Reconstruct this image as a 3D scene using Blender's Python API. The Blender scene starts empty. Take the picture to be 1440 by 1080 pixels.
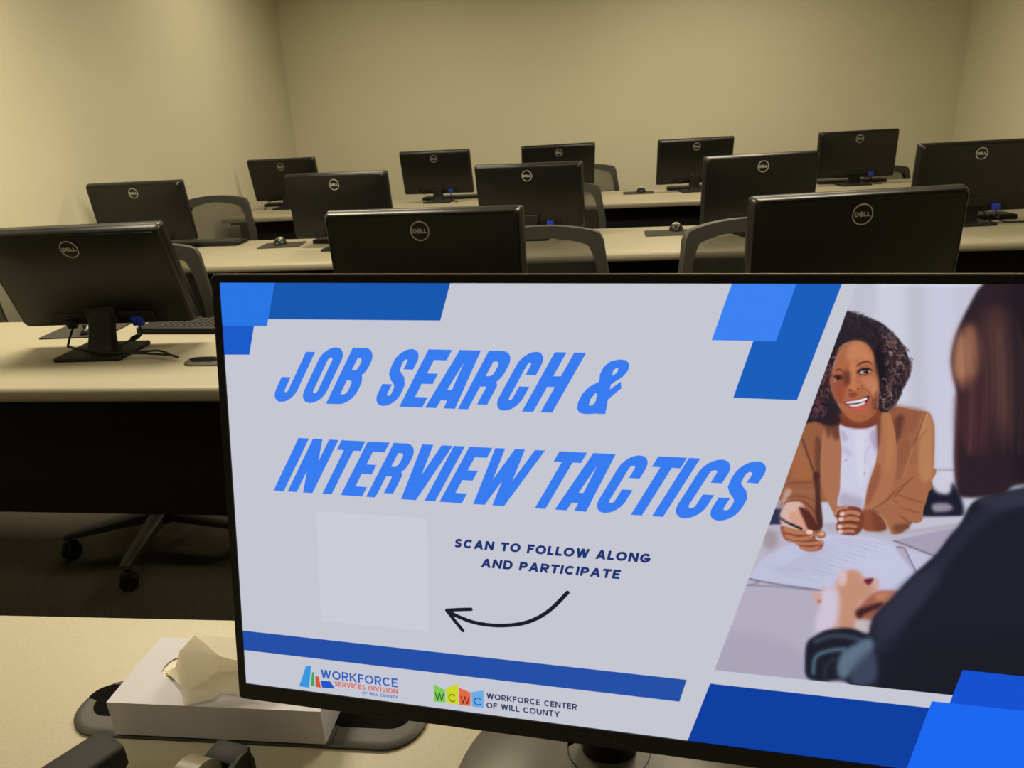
import bpy, bmesh, math, random
import numpy as np
from mathutils import Vector, Matrix
from mathutils.geometry import tessellate_polygon

C = bpy.context.scene.collection
R = math.radians
PI = math.pi
DESK = .735

# ------------------------------------------------------------------ materials
def lin(c):
    return [(v / 255 / 12.92) if v / 255 <= .04045 else ((v / 255 + .055) / 1.055) ** 2.4 for v in c]
_m = {}
def mat(name, rgb, rough=.6, metal=0., noise=None, bump=None, spec=.5, coat=0., trans=0., alpha=None):
    if name in _m: return _m[name]
    m = bpy.data.materials.new(name); m.use_nodes = True; _m[name] = m
    nt = m.node_tree; b = nt.nodes['Principled BSDF']
    col = (*lin(rgb), 1)
    b.inputs['Base Color'].default_value = col
    b.inputs['Roughness'].default_value = rough
    b.inputs['Metallic'].default_value = metal
    b.inputs['Specular IOR Level'].default_value = spec
    b.inputs['Coat Weight'].default_value = coat
    tc = nt.nodes.new('ShaderNodeTexCoord')
    if noise:                                     # (scale, amount, detail)
        n = nt.nodes.new('ShaderNodeTexNoise'); n.inputs['Scale'].default_value = noise[0]; n.inputs['Detail'].default_value = noise[2]
        nt.links.new(tc.outputs['Object'], n.inputs['Vector'])
        r = nt.nodes.new('ShaderNodeMapRange'); r.inputs['From Min'].default_value = .3; r.inputs['From Max'].default_value = .7
        r.inputs['To Min'].default_value = 1 - noise[1]; r.inputs['To Max'].default_value = 1 + noise[1]
        nt.links.new(n.outputs['Fac'], r.inputs['Value'])
        x = nt.nodes.new('ShaderNodeVectorMath'); x.operation = 'SCALE'; x.inputs[0].default_value = col[:3]
        nt.links.new(r.outputs[0], x.inputs['Scale']); nt.links.new(x.outputs[0], b.inputs['Base Color'])
    if bump:                                      # (scale, strength, distance)
        n = nt.nodes.new('ShaderNodeTexNoise'); n.inputs['Scale'].default_value = bump[0]; n.inputs['Detail'].default_value = 3
        nt.links.new(tc.outputs['Object'], n.inputs['Vector'])
        bp = nt.nodes.new('ShaderNodeBump'); bp.inputs['Strength'].default_value = bump[1]; bp.inputs['Distance'].default_value = bump[2]
        nt.links.new(n.outputs['Fac'], bp.inputs['Height']); nt.links.new(bp.outputs[0], b.inputs['Normal'])
    if trans:
        t = nt.nodes.new('ShaderNodeBsdfTranslucent'); t.inputs[0].default_value = col
        mx = nt.nodes.new('ShaderNodeMixShader'); mx.inputs[0].default_value = trans
        o = nt.nodes['Material Output']
        nt.links.new(b.outputs[0], mx.inputs[1]); nt.links.new(t.outputs[0], mx.inputs[2]); nt.links.new(mx.outputs[0], o.inputs[0])
    return m
def glow(name, rgb, k=1.):
    if name in _m: return _m[name]
    m = bpy.data.materials.new(name); m.use_nodes = True; _m[name] = m
    nt = m.node_tree; nt.nodes.clear()
    e = nt.nodes.new('ShaderNodeEmission'); e.inputs[0].default_value = (*lin(rgb), 1); e.inputs[1].default_value = k
    o = nt.nodes.new('ShaderNodeOutputMaterial'); nt.links.new(e.outputs[0], o.inputs[0])
    return m
def net_mat():
    """woven chair net: threads with open holes between them"""
    if 'net' in _m: return _m['net']
    m = mat('net', (38, 37, 33), .8); nt = m.node_tree; b = nt.nodes['Principled BSDF']; o = nt.nodes['Material Output']
    tc = nt.nodes.new('ShaderNodeTexCoord'); sp = nt.nodes.new('ShaderNodeSeparateXYZ'); nt.links.new(tc.outputs['Object'], sp.inputs[0])
    outs = []
    for ax in ('X', 'Z'):
        s = nt.nodes.new('ShaderNodeMath'); s.operation = 'MULTIPLY'; s.inputs[1].default_value = 2 * PI / .003
        n = nt.nodes.new('ShaderNodeMath'); n.operation = 'SINE'
        g = nt.nodes.new('ShaderNodeMath'); g.operation = 'GREATER_THAN'; g.inputs[1].default_value = -.25
        nt.links.new(sp.outputs[ax], s.inputs[0]); nt.links.new(s.outputs[0], n.inputs[0]); nt.links.new(n.outputs[0], g.inputs[0]); outs.append(g)
    mu = nt.nodes.new('ShaderNodeMath'); mu.operation = 'MULTIPLY'
    nt.links.new(outs[0].outputs[0], mu.inputs[0]); nt.links.new(outs[1].outputs[0], mu.inputs[1])
    t = nt.nodes.new('ShaderNodeBsdfTransparent'); mx = nt.nodes.new('ShaderNodeMixShader')
    nt.links.new(mu.outputs[0], mx.inputs[0]); nt.links.new(b.outputs[0], mx.inputs[1]); nt.links.new(t.outputs[0], mx.inputs[2]); nt.links.new(mx.outputs[0], o.inputs[0])
    return m

WALL = mat('wall_paint', (206, 200, 176), .75, noise=(3, .012, 2), bump=(260, .12, .002), spec=.25)
CEIL = mat('ceiling_tile', (205, 200, 180), .9, noise=(60, .05, 3))
CARPET = mat('carpet', (76, 71, 62), .95, noise=(160, .35, 4), bump=(420, .8, .006), spec=.1)
LAM = mat('laminate', (184, 176, 153), .42, noise=(420, .07, 3), spec=.4)
LAME = mat('laminate_edge', (150, 143, 123), .45, spec=.4)
BLK = mat('black_plastic', (12, 12, 12), .34, spec=.5, noise=(30, .05, 2))
BLKM = mat('black_matte', (21, 20, 19), .6, spec=.3)
BLKG = mat('black_gloss', (12, 12, 13), .16, spec=.5)
PANEL = mat('modesty_black', (17, 16, 15), .7, spec=.2, noise=(40, .1, 3))
SILV = mat('badge_silver', (186, 182, 172), .45, metal=.15)
DGREY = mat('dark_grey_plastic', (62, 60, 54), .5)
GREYB = mat('stand_grey', (78, 74, 64), .38, spec=.5)
PAD = mat('mouse_pad_cloth', (48, 43, 36), .9, noise=(300, .12, 2))
BLUE = mat('vga_blue', (28, 52, 168), .5)
CHAIRF = mat('chair_frame', (52, 50, 45), .55)
SEATF = mat('seat_fabric', (30, 29, 28), .95, noise=(200, .2, 3), spec=.1)
KEY = mat('keycap', (46, 44, 41), .5)
CARD = mat('tissue_box_card', (204, 202, 216), .6, noise=(8, .02, 2))
TISS = mat('tissue_paper', (252, 247, 234), 0.9, trans=.5, bump=(120, .3, .001), spec=.1)
FILM = mat('slot_film', (150, 140, 104), .25, spec=.6)
CHROME = mat('bright_metal', (190, 185, 170), .22, metal=1.)
RINGM = mat('pale_ring', (112, 106, 88), .4)

# ------------------------------------------------------------------ mesh help
def obj(name, bm, ms, parent=None, smooth=None, loc=None, rot=None, sharp=35):
    me = bpy.data.meshes.new(name)
    bmesh.ops.recalc_face_normals(bm, faces=bm.faces) if not getattr(bm, 'keepn', False) else None
    bm.to_mesh(me); bm.free()
    for m in (ms if isinstance(ms, (list, tuple)) else [ms]): me.materials.append(m)
    if smooth:
        for p in me.polygons: p.use_smooth = True
        me.set_sharp_from_angle(angle=R(sharp))
    o = bpy.data.objects.new(name, me); C.objects.link(o)
    if parent: o.parent = parent
    if loc: o.location = loc
    if rot: o.rotation_euler = rot
    return o
def thing(name, label, cat, loc=(0, 0, 0), rz=0., group=None):
    o = bpy.data.objects.new(name, None); C.objects.link(o); o.empty_display_size = .05
    o.location = loc; o.rotation_euler = (0, 0, rz)
    return tag(o, label, cat, group)
def tag(o, label, cat, group=None):
    o['label'] = label; o['category'] = cat
    if group: o['group'] = group
    return o
def struct(o): o['kind'] = 'structure'; return o
def copy_tree(o, parent=None):
    c = o.copy(); C.objects.link(c); c.parent = parent
    for ch in list(o.children): copy_tree(ch, c)
    return c
def box(bm, lo, hi, bev=0., seg=2, mi=0, M=None):
    vs = [bm.verts.new((x, y, z)) for x in (lo[0], hi[0]) for y in (lo[1], hi[1]) for z in (lo[2], hi[2])]
    fs = [bm.faces.new([vs[i] for i in q]) for q in ((0, 1, 3, 2), (4, 6, 7, 5), (0, 4, 5, 1), (2, 3, 7, 6), (0, 2, 6, 4), (1, 5, 7, 3))]
    geo = set(vs)
    if bev:
        es = list({e for f in fs for e in f.edges})
        r = bmesh.ops.bevel(bm, geom=es, offset=bev, segments=seg, profile=.5, affect='EDGES')
        geo = {v for v in vs if v.is_valid} | set(r['verts']); fs = list({f for v in geo for f in v.link_faces})
    for f in fs: f.material_index = mi
    if M is not None: bmesh.ops.transform(bm, matrix=M, verts=list(geo))
    return list(geo)
def loft(bm, rings, cap=True, mi=0, closed=True):
    vr = [[bm.verts.new(p) for p in r] for r in rings]; n = len(vr[0])
    for a, b in zip(vr, vr[1:]):
        for i in range(n if closed else n - 1):
            j = (i + 1) % n
            bm.faces.new((a[i], a[j], b[j], b[i])).material_index = mi
    if cap:
        bm.faces.new(vr[0][::-1]).material_index = mi; bm.faces.new(vr[-1]).material_index = mi
    return vr
def rrect(w, h, r, n=5, cx=0., cy=0.):
    out = []
    for sx, sy, a0 in ((1, 1, 0), (-1, 1, 90), (-1, -1, 180), (1, -1, 270)):
        for i in range(n + 1):
            a = R(a0 + 90 * i / n)
            out.append((cx + sx * (w / 2 - r) + r * math.cos(a), cy + sy * (h / 2 - r) + r * math.sin(a)))
    return out
def tube(bm, pts, rad, n=8, mi=0, sm=4):
    p = [Vector(q) for q in pts]
    if len(p) > 2 and sm:
        q = []
        for i in range(len(p) - 1):
            a, b, c, d = p[max(i - 1, 0)], p[i], p[i + 1], p[min(i + 2, len(p) - 1)]
            for k in range(sm):
                t = k / sm; q.append(.5 * (2 * b + (c - a) * t + (2 * a - 5 * b + 4 * c - d) * t * t + (3 * b - a - 3 * c + d) * t ** 3))
        q.append(p[-1]); p = q
    rings = []; up = Vector((0, 0, 1))
    for i, v in enumerate(p):
        d = (p[min(i + 1, len(p) - 1)] - p[max(i - 1, 0)]).normalized()
        u = up - d * up.dot(d)
        if u.length < .05: u = Vector((1, 0, 0)) - d * d.x
        u.normalize(); up = u; w = d.cross(u)
        rr = rad[i * len(rad) // len(p)] if isinstance(rad, (list, tuple)) else rad
        rings.append([v + (u * math.cos(2 * PI * k / n) + w * math.sin(2 * PI * k / n)) * rr for k in range(n)])
    loft(bm, rings, mi=mi)
def lathe(bm, prof, n=32, c=(0, 0), mi=0):
    rings = [[(c[0] + r * math.cos(2 * PI * k / n), c[1] + r * math.sin(2 * PI * k / n), z) for k in range(n)] for r, z in prof]
    loft(bm, rings, mi=mi)

# ------------------------------------------------------------------ lettering
def arc(cx, cy, rx, ry, a0, a1, n=10):
    return [(cx + rx * math.cos(R(a0 + (a1 - a0) * i / n)), cy + ry * math.sin(R(a0 + (a1 - a0) * i / n))) for i in range(n + 1)]
def glyph(ch, r):
    """strokes of one capital: ('p', path[, closed]) ('d', x0, y0, x1, y1) slanted bar ('h', y, x0, x1) ('v', x, y0, y1)"""
    tall = r < .4
    top = arc(.5, 1 - r, .5, r, 0, 180, 12); bot = arc(.5, r, .5, r, 180, 360, 12)
    def bowl(y0, y1, x=1., q=None):
        h = (y1 - y0) / 2; q = q or min(h, .2 if tall else h); k = .55 if not tall else .5
        return [(0, y1), (x * k, y1)] + arc(x * k, y1 - q, x * (1 - k), q, 90, 0, 6) + arc(x * k, y0 + q, x * (1 - k), q, 0, -90, 6) + [(0, y0)]
    if ch == 'O': return [('p', top + bot, 1)]
    if ch == 'C': return [('p', [(1, .64)] + top + bot + [(1, .40)])] if tall else [('p', arc(.52, .5, .52, .5, 42, 318, 20))]
    if ch == 'G': return [('p', arc(.52, .5, .52, .5, 42, 300, 20) + [(1, .25), (1, .44)]), ('h', .45, .58, 1.)]
    if ch == 'J': return [('p', [(1, 1), (1, r)] + arc(.5, r, .5, r, 360, 180, 12) + [(0, .44)])]
    if ch == 'U': return [('p', [(0, 1), (0, .4)] + arc(.5, .36, .5, .36, 180, 360, 12) + [(1, 1)])]
    if ch == 'D': return [('p', bowl(0, 1, 1., .5 if not tall else r)), ('v', 0, 0, 1)]
    if ch == 'B': return [('p', bowl(.52, 1, .95)), ('p', bowl(0, .52, 1.)), ('v', 0, 0, 1)]
    if ch == 'P': return [('p', bowl(.42, 1)), ('v', 0, 0, 1)]
    if ch == 'R': return [('p', bowl(.48 if tall else .44, 1)), ('v', 0, 0, 1), ('p', [(.45, .48), (.8, .47), (.97, .38), (.98, .2), (.98, 0)]) if tall else ('d', .42, .46, 1, 0)]
    if ch == 'E': return [('v', 0, 0, 1), ('h', 1, 0, 1), ('h', .5, 0, .86), ('h', 0, 0, 1)]
    if ch == 'F': return [('v', 0, 0, 1), ('h', 1, 0, 1), ('h', .52, 0, .86)]
    if ch == 'H': return [('v', 0, 0, 1), ('v', 1, 0, 1), ('h', .52, 0, 1)]
    if ch == 'I': return [('v', .5, 0, 1)]
    if ch == 'L': return [('v', 0, 0, 1), ('h', 0, 0, 1)]
    if ch == 'T': return [('v', .5, 0, 1), ('h', 1, 0, 1)]
    if ch == 'N': return [('v', 0, 0, 1), ('v', 1, 0, 1), ('d', 0, 1, 1, 0)]
    if ch == 'A': return [('d', 0, 0, .25 if tall else .5, 1), ('d', 1, 0, .75 if tall else .5, 1), ('h', .17 if tall else .26, .2, .8)]
    if ch == 'V': return [('d', 0, 1, .39 if tall else .5, 0), ('d', 1, 1, .61 if tall else .5, 0)]
    if ch == 'W': return [('d', 0, 1, .25 - .025 * tall, 0), ('d', .5, 1, .25 + .025 * tall, 0), ('d', .5, 1, .75 - .025 * tall, 0), ('d', 1, 1, .75 + .025 * tall, 0)]
    if ch == 'K': return [('v', 0, 0, 1), ('d', .05, .4, 1, 1), ('d', .3, .58, 1, 0)]
    if ch == 'Y': return [('d', 0, 1, .5, .42), ('d', 1, 1, .5, .42), ('v', .5, 0, .5)]
    if ch == 'S':
        if tall: return [('p', [(.97, .68)] + [(.98, .78)] + arc(.5, .84, .48, .16, 10, 170, 10) + [(.02, .76), (.1, .62), (.35, .53), (.72, .44), (.95, .33), (.98, .22)] + arc(.5, .16, .48, .16, -10, -170, 10) + [(.02, .24), (.02, .36)])]
        return [('p', [(.93, .84), (.74, .97), (.5, 1), (.24, .97), (.06, .84), (.08, .66), (.28, .56), (.55, .5), (.85, .4), (.97, .24), (.88, .08), (.62, 0), (.34, .01), (.12, .08), (.02, .18)])]
    return []
def strokes(ch, W, H, tx, ty, r=.5):
    """polygons (lists of 2-D points) of a capital in the box W x H"""
    out = []
    X = lambda x: tx / 2 + x * (W - tx)
    Y = lambda y: ty / 2 + y * (H - ty)
    for s in glyph(ch, r):
        if s[0] == 'v': out.append([(X(s[1]) - tx / 2, s[2] * H), (X(s[1]) + tx / 2, s[2] * H), (X(s[1]) + tx / 2, s[3] * H), (X(s[1]) - tx / 2, s[3] * H)])
        elif s[0] == 'h': out.append([(X(s[2]) - tx / 2, Y(s[1]) - ty / 2), (X(s[3]) + tx / 2, Y(s[1]) - ty / 2), (X(s[3]) + tx / 2, Y(s[1]) + ty / 2), (X(s[2]) - tx / 2, Y(s[1]) + ty / 2)])
        elif s[0] == 'd':
            a, b = X(s[1]), X(s[3]); k = tx / 2 * 1.04
            out.append([(a - k, s[2] * H), (a + k, s[2] * H), (b + k, s[4] * H), (b - k, s[4] * H)])
        else:
            p = [(X(x), Y(y)) for x, y in s[1]]; cl = len(s) > 2
            q = [p[0]]
            for v in p[1:]:
                if math.hypot(v[0] - q[-1][0], v[1] - q[-1][1]) > 1e-6: q.append(v)
            if cl and math.hypot(q[0][0] - q[-1][0], q[0][1] - q[-1][1]) < 1e-6: q.pop()
            n = len(q); L, Rr = [], []
            for i in range(n):
                a = q[(i - 1) % n] if (cl or i) else q[i]; b = q[(i + 1) % n] if (cl or i < n - 1) else q[i]
                dx, dy = b[0] - a[0], b[1] - a[1]; l = math.hypot(dx, dy); dx /= l; dy /= l
                L.append((q[i][0] - dy * tx / 2, q[i][1] + dx * ty / 2)); Rr.append((q[i][0] + dy * tx / 2, q[i][1] - dx * ty / 2))
            for i in range(n if cl else n - 1):
                j = (i + 1) % n; out.append([L[i], L[j], Rr[j], Rr[i]])
            if not cl:                                  # square ends for horizontal / vertical starts
                for i, k in ((0, 1), (n - 1, n - 2)):
                    dx, dy = q[i][0] - q[k][0], q[i][1] - q[k][1]
                    l = math.hypot(dx, dy); dx /= l; dy /= l
                    if r < .4 and abs(dy) > .9: continue
                    ex, ey = dx * tx / 2, dy * ty / 2
                    if s[1][i][0] == 0: out.append([L[i], (L[i][0] + ex, L[i][1] + ey), (Rr[i][0] + ex, Rr[i][1] + ey), Rr[i]])
    return out
WID = dict(A=.92, B=.78, C=.9, D=.86, E=.66, F=.64, G=.94, H=.84, I=.24, K=.84, L=.6, N=.86, O=1., P=.74, R=.78, S=.74, T=.76, U=.82, V=.9, W=1.2, Y=.86)
WID[' '] = .36
def textline(txt, x0, x1, base, cap, t, shear=0., gap=.14, emit=None):
    """capitals set from x0 to x1 on a baseline; y runs upward in the returned polygons"""
    nat = sum(WID[c] for c in txt) + gap * (len(txt) - 1)
    k = (x1 - x0) / nat; x = x0; out = []
    for c in txt:
        w = WID[c] * k
        if c != ' ':
            W = t if c == 'I' else w
            for pl in strokes(c, W, cap, t, t * .9):
                out.append([(x + (w - W) / 2 + px + shear * py, base + py) for px, py in pl])
        x += w + gap * k
    return out
# ---- picture shown on the slide, painted with numpy -------------------------
class Paint:
    def __init__(s, x0, y0, x1, y1, k=2):
        s.x0, s.y0, s.k = x0, y0, k
        s.h, s.w = int((y1 - y0) * k), int((x1 - x0) * k)
        s.c = np.zeros((s.h, s.w, 3))
        s.o = (0, 0, 1)
    def P(s, pts):
        ox, oy, sc = s.o
        return [(((ox + x / sc) - s.x0) * s.k, ((oy + y / sc) - s.y0) * s.k) for x, y in pts]
    @staticmethod
    def smooth(p, closed, n=6):
        p = [np.array(q, float) for q in p]
        m = len(p); out = []
        for i in range(m if closed else m - 1):
            a, b, c, d = [p[j % m] if closed else p[min(max(j, 0), m - 1)] for j in (i - 1, i, i + 1, i + 2)]
            for t in np.arange(n) / n:
                out.append(.5 * ((2 * b) + (c - a) * t + (2 * a - 5 * b + 4 * c - d) * t * t + (3 * b - a - 3 * c + d) * t ** 3))
        if not closed: out.append(p[-1])
        return [tuple(q) for q in out]
    @staticmethod
    def gauss(m, sg):
        if sg < .3: return m
        r = int(3 * sg) + 1
        g = np.exp(-.5 * (np.arange(-r, r + 1) / sg) ** 2); g /= g.sum()
        m = np.apply_along_axis(lambda v: np.convolve(v, g, 'same'), 0, m)
        return np.apply_along_axis(lambda v: np.convolve(v, g, 'same'), 1, m)
    def _mask(s, pts, blur):
        sg = blur * s.k; pad = int(3 * sg) + 2
        xs = [p[0] for p in pts]; ys = [p[1] for p in pts]
        X0 = int(max(min(xs) - pad, -pad)); X1 = int(min(max(xs) + pad, s.w + pad))
        Y0 = int(max(min(ys) - pad, -pad)); Y1 = int(min(max(ys) + pad, s.h + pad))
        if X1 <= X0 or Y1 <= Y0: return None
        gx = np.arange(X0, X1) + .5
        ins = np.zeros((Y1 - Y0, X1 - X0))
        n = len(pts)
        for r in range(Y1 - Y0):
            for sub in (.25, .75):
                y = Y0 + r + sub; xx = []
                for i in range(n):
                    (ax, ay), (bx, by) = pts[i], pts[(i + 1) % n]
                    if (ay > y) != (by > y): xx.append(ax + (y - ay) / (by - ay) * (bx - ax))
                xx.sort()
                for a, b in zip(xx[::2], xx[1::2]):
                    ins[r] += .5 * np.clip(np.minimum(gx + .5, b) - np.maximum(gx - .5, a), 0, 1)
        return s.gauss(ins, sg), X0, Y0
    def _put(s, m, X0, Y0, col, al):
        h, w = m.shape
        a0, b0 = max(0, -Y0), max(0, -X0); a1, b1 = min(h, s.h - Y0), min(w, s.w - X0)
        if a1 <= a0 or b1 <= b0: return
        mm = (m[a0:a1, b0:b1] * al)[..., None]
        v = s.c[Y0 + a0:Y0 + a1, X0 + b0:X0 + b1]
        v[:] = v * (1 - mm) + np.array(col, float) / 255 * mm
    def poly(s, pts, col, blur=.4, al=1., sm=True):
        q = s.P(pts)
        if sm: q = s.smooth(q, True)
        r = s._mask(q, blur)
        if r: s._put(*r, col, al)
    def line(s, pts, w, col, blur=.3, al=1., taper=False):
        q = s.P(pts)
        if len(q) > 2: q = s.smooth(q, False, 5)
        q = [np.array(v) for v in q]; L, R = [], []; n = len(q)
        for i in range(n):
            d = q[min(i + 1, n - 1)] - q[max(i - 1, 0)]; l = np.hypot(*d) or 1
            nn = np.array([-d[1], d[0]]) / l
            ww = w * s.k / 2 * ((.25 + .75 * math.sin(math.pi * (i + .5) / n)) if taper else 1)
            L.append(tuple(q[i] + nn * ww)); R.append(tuple(q[i] - nn * ww))
        r = s._mask(L + R[::-1], blur)
        if r: s._put(*r, col, al)
    def ell(s, cx, cy, rx, ry, col, blur=.4, al=1., rot=0.):
        c, n = math.cos(rot), math.sin(rot)
        s.poly([(cx + rx * math.cos(t) * c - ry * math.sin(t) * n, cy + rx * math.cos(t) * n + ry * math.sin(t) * c) for t in [i * math.pi / 8 for i in range(16)]], col, blur, al, False)

def paint_photo():
    rnd = random.Random(5)
    s = Paint(996, 394, 1566, 1116)
    s.o = (1040, 400, 3.6)
    L = s.poly
    L([(-200, -60), (2000, -60), (2000, 2700), (-200, 2700)], (196, 196, 214), 0, 1, False)
    # bright blurred room behind
    L([(560, -40), (700, -40), (690, 300), (560, 300)], (188, 188, 202), 8, .6, False)
    L([(690, -60), (830, -60), (850, 600), (700, 600)], (206, 207, 222), 5, .8, False)
    L([(850, -60), (930, -60), (930, 900), (900, 900)], (188, 188, 198), 5, .7, False)
    L([(960, -60), (1090, -60), (1090, 1000), (980, 1000)], (203, 204, 226), 5, .7, False)
    L([(700, 0), (1240, 0), (1240, 10), (700, 10)], (230, 226, 236), 1, .5, False)
    s.line([(980, 938), (1110, 940)], 2.5, (160, 152, 172), 1.2)
    L([(980, 950), (1120, 950), (1120, 1100), (980, 1100)], (206, 204, 218), 2, .8, False)
    # dark chairs behind the woman
    s.o = (1000, 680, 3.2727)
    L([(985, -30), (1010, 0), (1040, 40), (1095, 45), (1110, -5), (1130, 20), (1150, 60), (1150, 160), (970, 165)], (30, 30, 44), 2.2)
    L([(1020, 95), (1090, 92), (1110, 120), (1030, 130)], (160, 150, 165), 2, .9)
    L([(300, -20), (345, -10), (330, 200), (262, 200)], (52, 52, 78), 1.5)
    L([(310, 60), (340, 60), (330, 110), (290, 110)], (170, 160, 178), 1.5, .9)
    # table top
    L([(200, 190), (520, 184), (860, 215), (1160, 150), (1500, 150), (1900, 500), (1900, 1200), (-40, 1200), (-40, 700)], (184, 180, 197), .8, 1, False)
    L([(520, 184), (860, 150), (1160, 152), (1160, 200), (860, 235), (560, 240)], (178, 172, 184), 1.5, 1, False)
    L([(950, 160), (1160, 150), (1160, 175), (900, 215)], (196, 193, 210), 1.2, .9, False)
    L([(150, 440), (60, 760), (15, 870), (440, 920), (470, 700), (520, 520)], (178, 172, 190), 5, .9)
    L([(60, 700), (30, 880), (430, 925), (450, 800), (250, 700)], (166, 160, 180), 7, .7)
    # papers
    L([(235, 345), (330, 290), (520, 240), (730, 245), (850, 290), (1000, 330), (960, 460), (900, 500), (520, 492), (172, 437)], (190, 191, 217), .8, 1, False)
    L([(520, 240), (730, 245), (850, 290), (930, 420), (890, 495), (640, 470), (560, 380)], (196, 197, 224), 5, .8)
    s.line([(172, 437), (300, 462), (520, 492)], 1.6, (104, 100, 122), .6)
    s.line([(160, 467), (330, 476), (520, 495)], 1.4, (120, 116, 136), .8)
    s.line([(172, 437), (220, 455), (165, 468)], 1., (110, 106, 126), .6)
    for i in range(17):
        y = 250 + i * 9; x = 560 - i * 16
        s.line([(x, y), (x + 130, y + 12), (x + 250 - (i % 3) * 30, y + 34)], .55, (150, 148, 182), .45, .75)
    for i in range(7):
        s.line([(230 + i * 16, 372 + i * 8), (430 + i * 10, 400 + i * 9)], .5, (160, 158, 190), .5, .5)
    L([(240, 215), (300, 225), (305, 280), (260, 305), (240, 270)], (150, 128, 134), 3.5, .6)
    # folder and pen on the right
    L([(840, 262), (1110, 205), (1180, 210), (1160, 330), (1030, 335)], (166, 158, 180), .8, 1, False)
    s.line([(838, 262), (930, 295), (1040, 338)], 1.5, (92, 82, 104), .6)
    L([(850, 295), (890, 298), (945, 400), (1030, 340), (1040, 345), (960, 430), (935, 410)], (176, 160, 182), 1.4, .8)
    s.line([(852, 294), (888, 298), (915, 350), (945, 408)], 1.6, (110, 98, 118), .6)
    # ------------------------------------------------ woman: jacket
    s.o = (1040, 400, 3.6)
    J = (156, 100, 72); Jd = (112, 66, 48); Jl = (182, 124, 82)
    L([(340, 660), (420, 640), (700, 600), (800, 618), (900, 640), (960, 650), (985, 720), (985, 860), (972, 960), (900, 1070), (240, 1100), (225, 1010), (262, 900), (310, 770)], J, .6, 1)
    s.o = (1080, 660, 6)
    L([(150, -20), (430, -20), (440, 250), (460, 470), (400, 500), (330, 420), (250, 330), (180, 270), (100, 320), (120, 250), (150, 130)], (150, 94, 68), .5)
    L([(800, -20), (1380, -20), (1370, 120), (1340, 250), (1310, 350), (1300, 430), (1250, 455), (1215, 450), (1170, 500), (1120, 540), (1045, 545), (1000, 450), (940, 370), (880, 345), (800, 350)], (164, 105, 74), .5)
    s.o = (1120, 520, 7.2)
    # shoulder light and shade
    L([(960, 380), (1100, 375), (1300, 420), (1260, 520), (1150, 650), (1040, 700), (990, 520)], (146, 86, 62), 2.5, .8)
    L([(1010, 480), (1090, 470), (1040, 700), (1010, 720), (990, 560)], (84, 48, 44), 2, .75)
    L([(1290, 430), (1380, 520), (1385, 800), (1370, 1090), (1250, 1090), (1240, 700)], (184, 130, 90), 2.2, .85)
    s.line([(1305, 430), (1250, 600), (1200, 720), (1170, 800)], 1.2, (92, 56, 40), .5, .8)
    s.line([(1325, 440), (1275, 600), (1215, 730)], 1., (196, 142, 98), .5, .7)
    s.line([(1190, 760), (1140, 900), (1080, 1090)], 1.3, (196, 138, 86), .6, .8)
    s.line([(1210, 740), (1290, 640), (1330, 600)], 1.2, (120, 76, 50), .8, .6)
    L([(1040, 760), (1150, 720), (1130, 900), (1060, 1090), (1000, 1090)], (138, 84, 60), 2, .6)
    # left jacket front + sleeve
    L([(150, 480), (280, 540), (260, 760), (240, 1090), (170, 1090), (100, 840), (40, 700)], (150, 92, 62), 1.5, .9)
    s.line([(290, 530), (265, 700), (245, 800), (240, 1000), (240, 1090)], 1.8, (64, 34, 32), .7, .85)
    s.line([(60, 700), (110, 850), (150, 960), (190, 1090)], 1.8, (62, 36, 34), .7, .85)
    L([(190, 690), (250, 740), (240, 1090), (190, 1000)], (88, 52, 44), 1.4, .6)
    L([(0, 820), (60, 860), (130, 980), (170, 1090), (-40, 1090)], (166, 104, 66), 1.5, .8)
    # left lapel
    L([(290, 520), (400, 500), (455, 600), (452, 800), (448, 1100), (425, 1340), (440, 1560), (400, 1500), (300, 1300), (244, 1100), (246, 800)], (170, 112, 82), .6, 1)
    L([(280, 520), (430, 520), (455, 640), (400, 720), (350, 640), (330, 700), (300, 640)], (92, 52, 42), 2, .75)
    # shirt
    L([(440, 540), (600, 590), (740, 565), (815, 545), (820, 800), (790, 1000), (750, 1120), (700, 1330), (690, 1400), (430, 1400), (440, 1200), (448, 1000), (455, 800)], (204, 202, 224), .6, 1)
    L([(600, 640), (700, 640), (690, 1100), (620, 1100)], (214, 212, 232), 2, .8)
    L([(455, 600), (520, 690), (480, 720), (460, 700)], (172, 160, 182), 1.5, .7)
    L([(770, 600), (820, 640), (815, 860), (770, 760), (745, 690)], (158, 140, 168), 2, .6)
    L([(470, 780), (560, 840), (540, 880), (470, 820)], (182, 176, 200), 1.5, .7)
    s.line([(690, 960), (700, 850), (745, 760)], 1., (158, 152, 180), .8, .7)
    s.line([(700, 700), (690, 1090)], .7, (182, 178, 204), .6, .8)
    for y in (915, 1050): s.ell(688 if y > 1000 else 500, y, 9, 9, (120, 112, 140), .6, .8)
    # right lapel
    L([(830, 440), (940, 390), (985, 560), (1015, 760), (1010, 1000), (960, 1200), (840, 1400), (690, 1430), (700, 1300), (740, 1130), (795, 980), (825, 800), (830, 600)], (170, 112, 80), .6, 1)
    L([(800, 480), (850, 470), (845, 700), (820, 800), (810, 640)], (92, 48, 42), 1.6, .7)
    s.line([(955, 420), (1000, 600), (1018, 760)], 1.3, (98, 56, 42), .6, .8)
    L([(900, 450), (950, 480), (990, 720), (960, 1000), (900, 1000), (910, 700)], (186, 124, 82), 2.5, .6)
    L([(790, 980), (850, 960), (830, 1150), (720, 1380), (710, 1250), (745, 1110)], (136, 74, 54), 2, .6)
    # neck
    L([(430, 440), (840, 400), (825, 520), (780, 565), (700, 590), (560, 585), (450, 550)], (132, 66, 46), 1)
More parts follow.
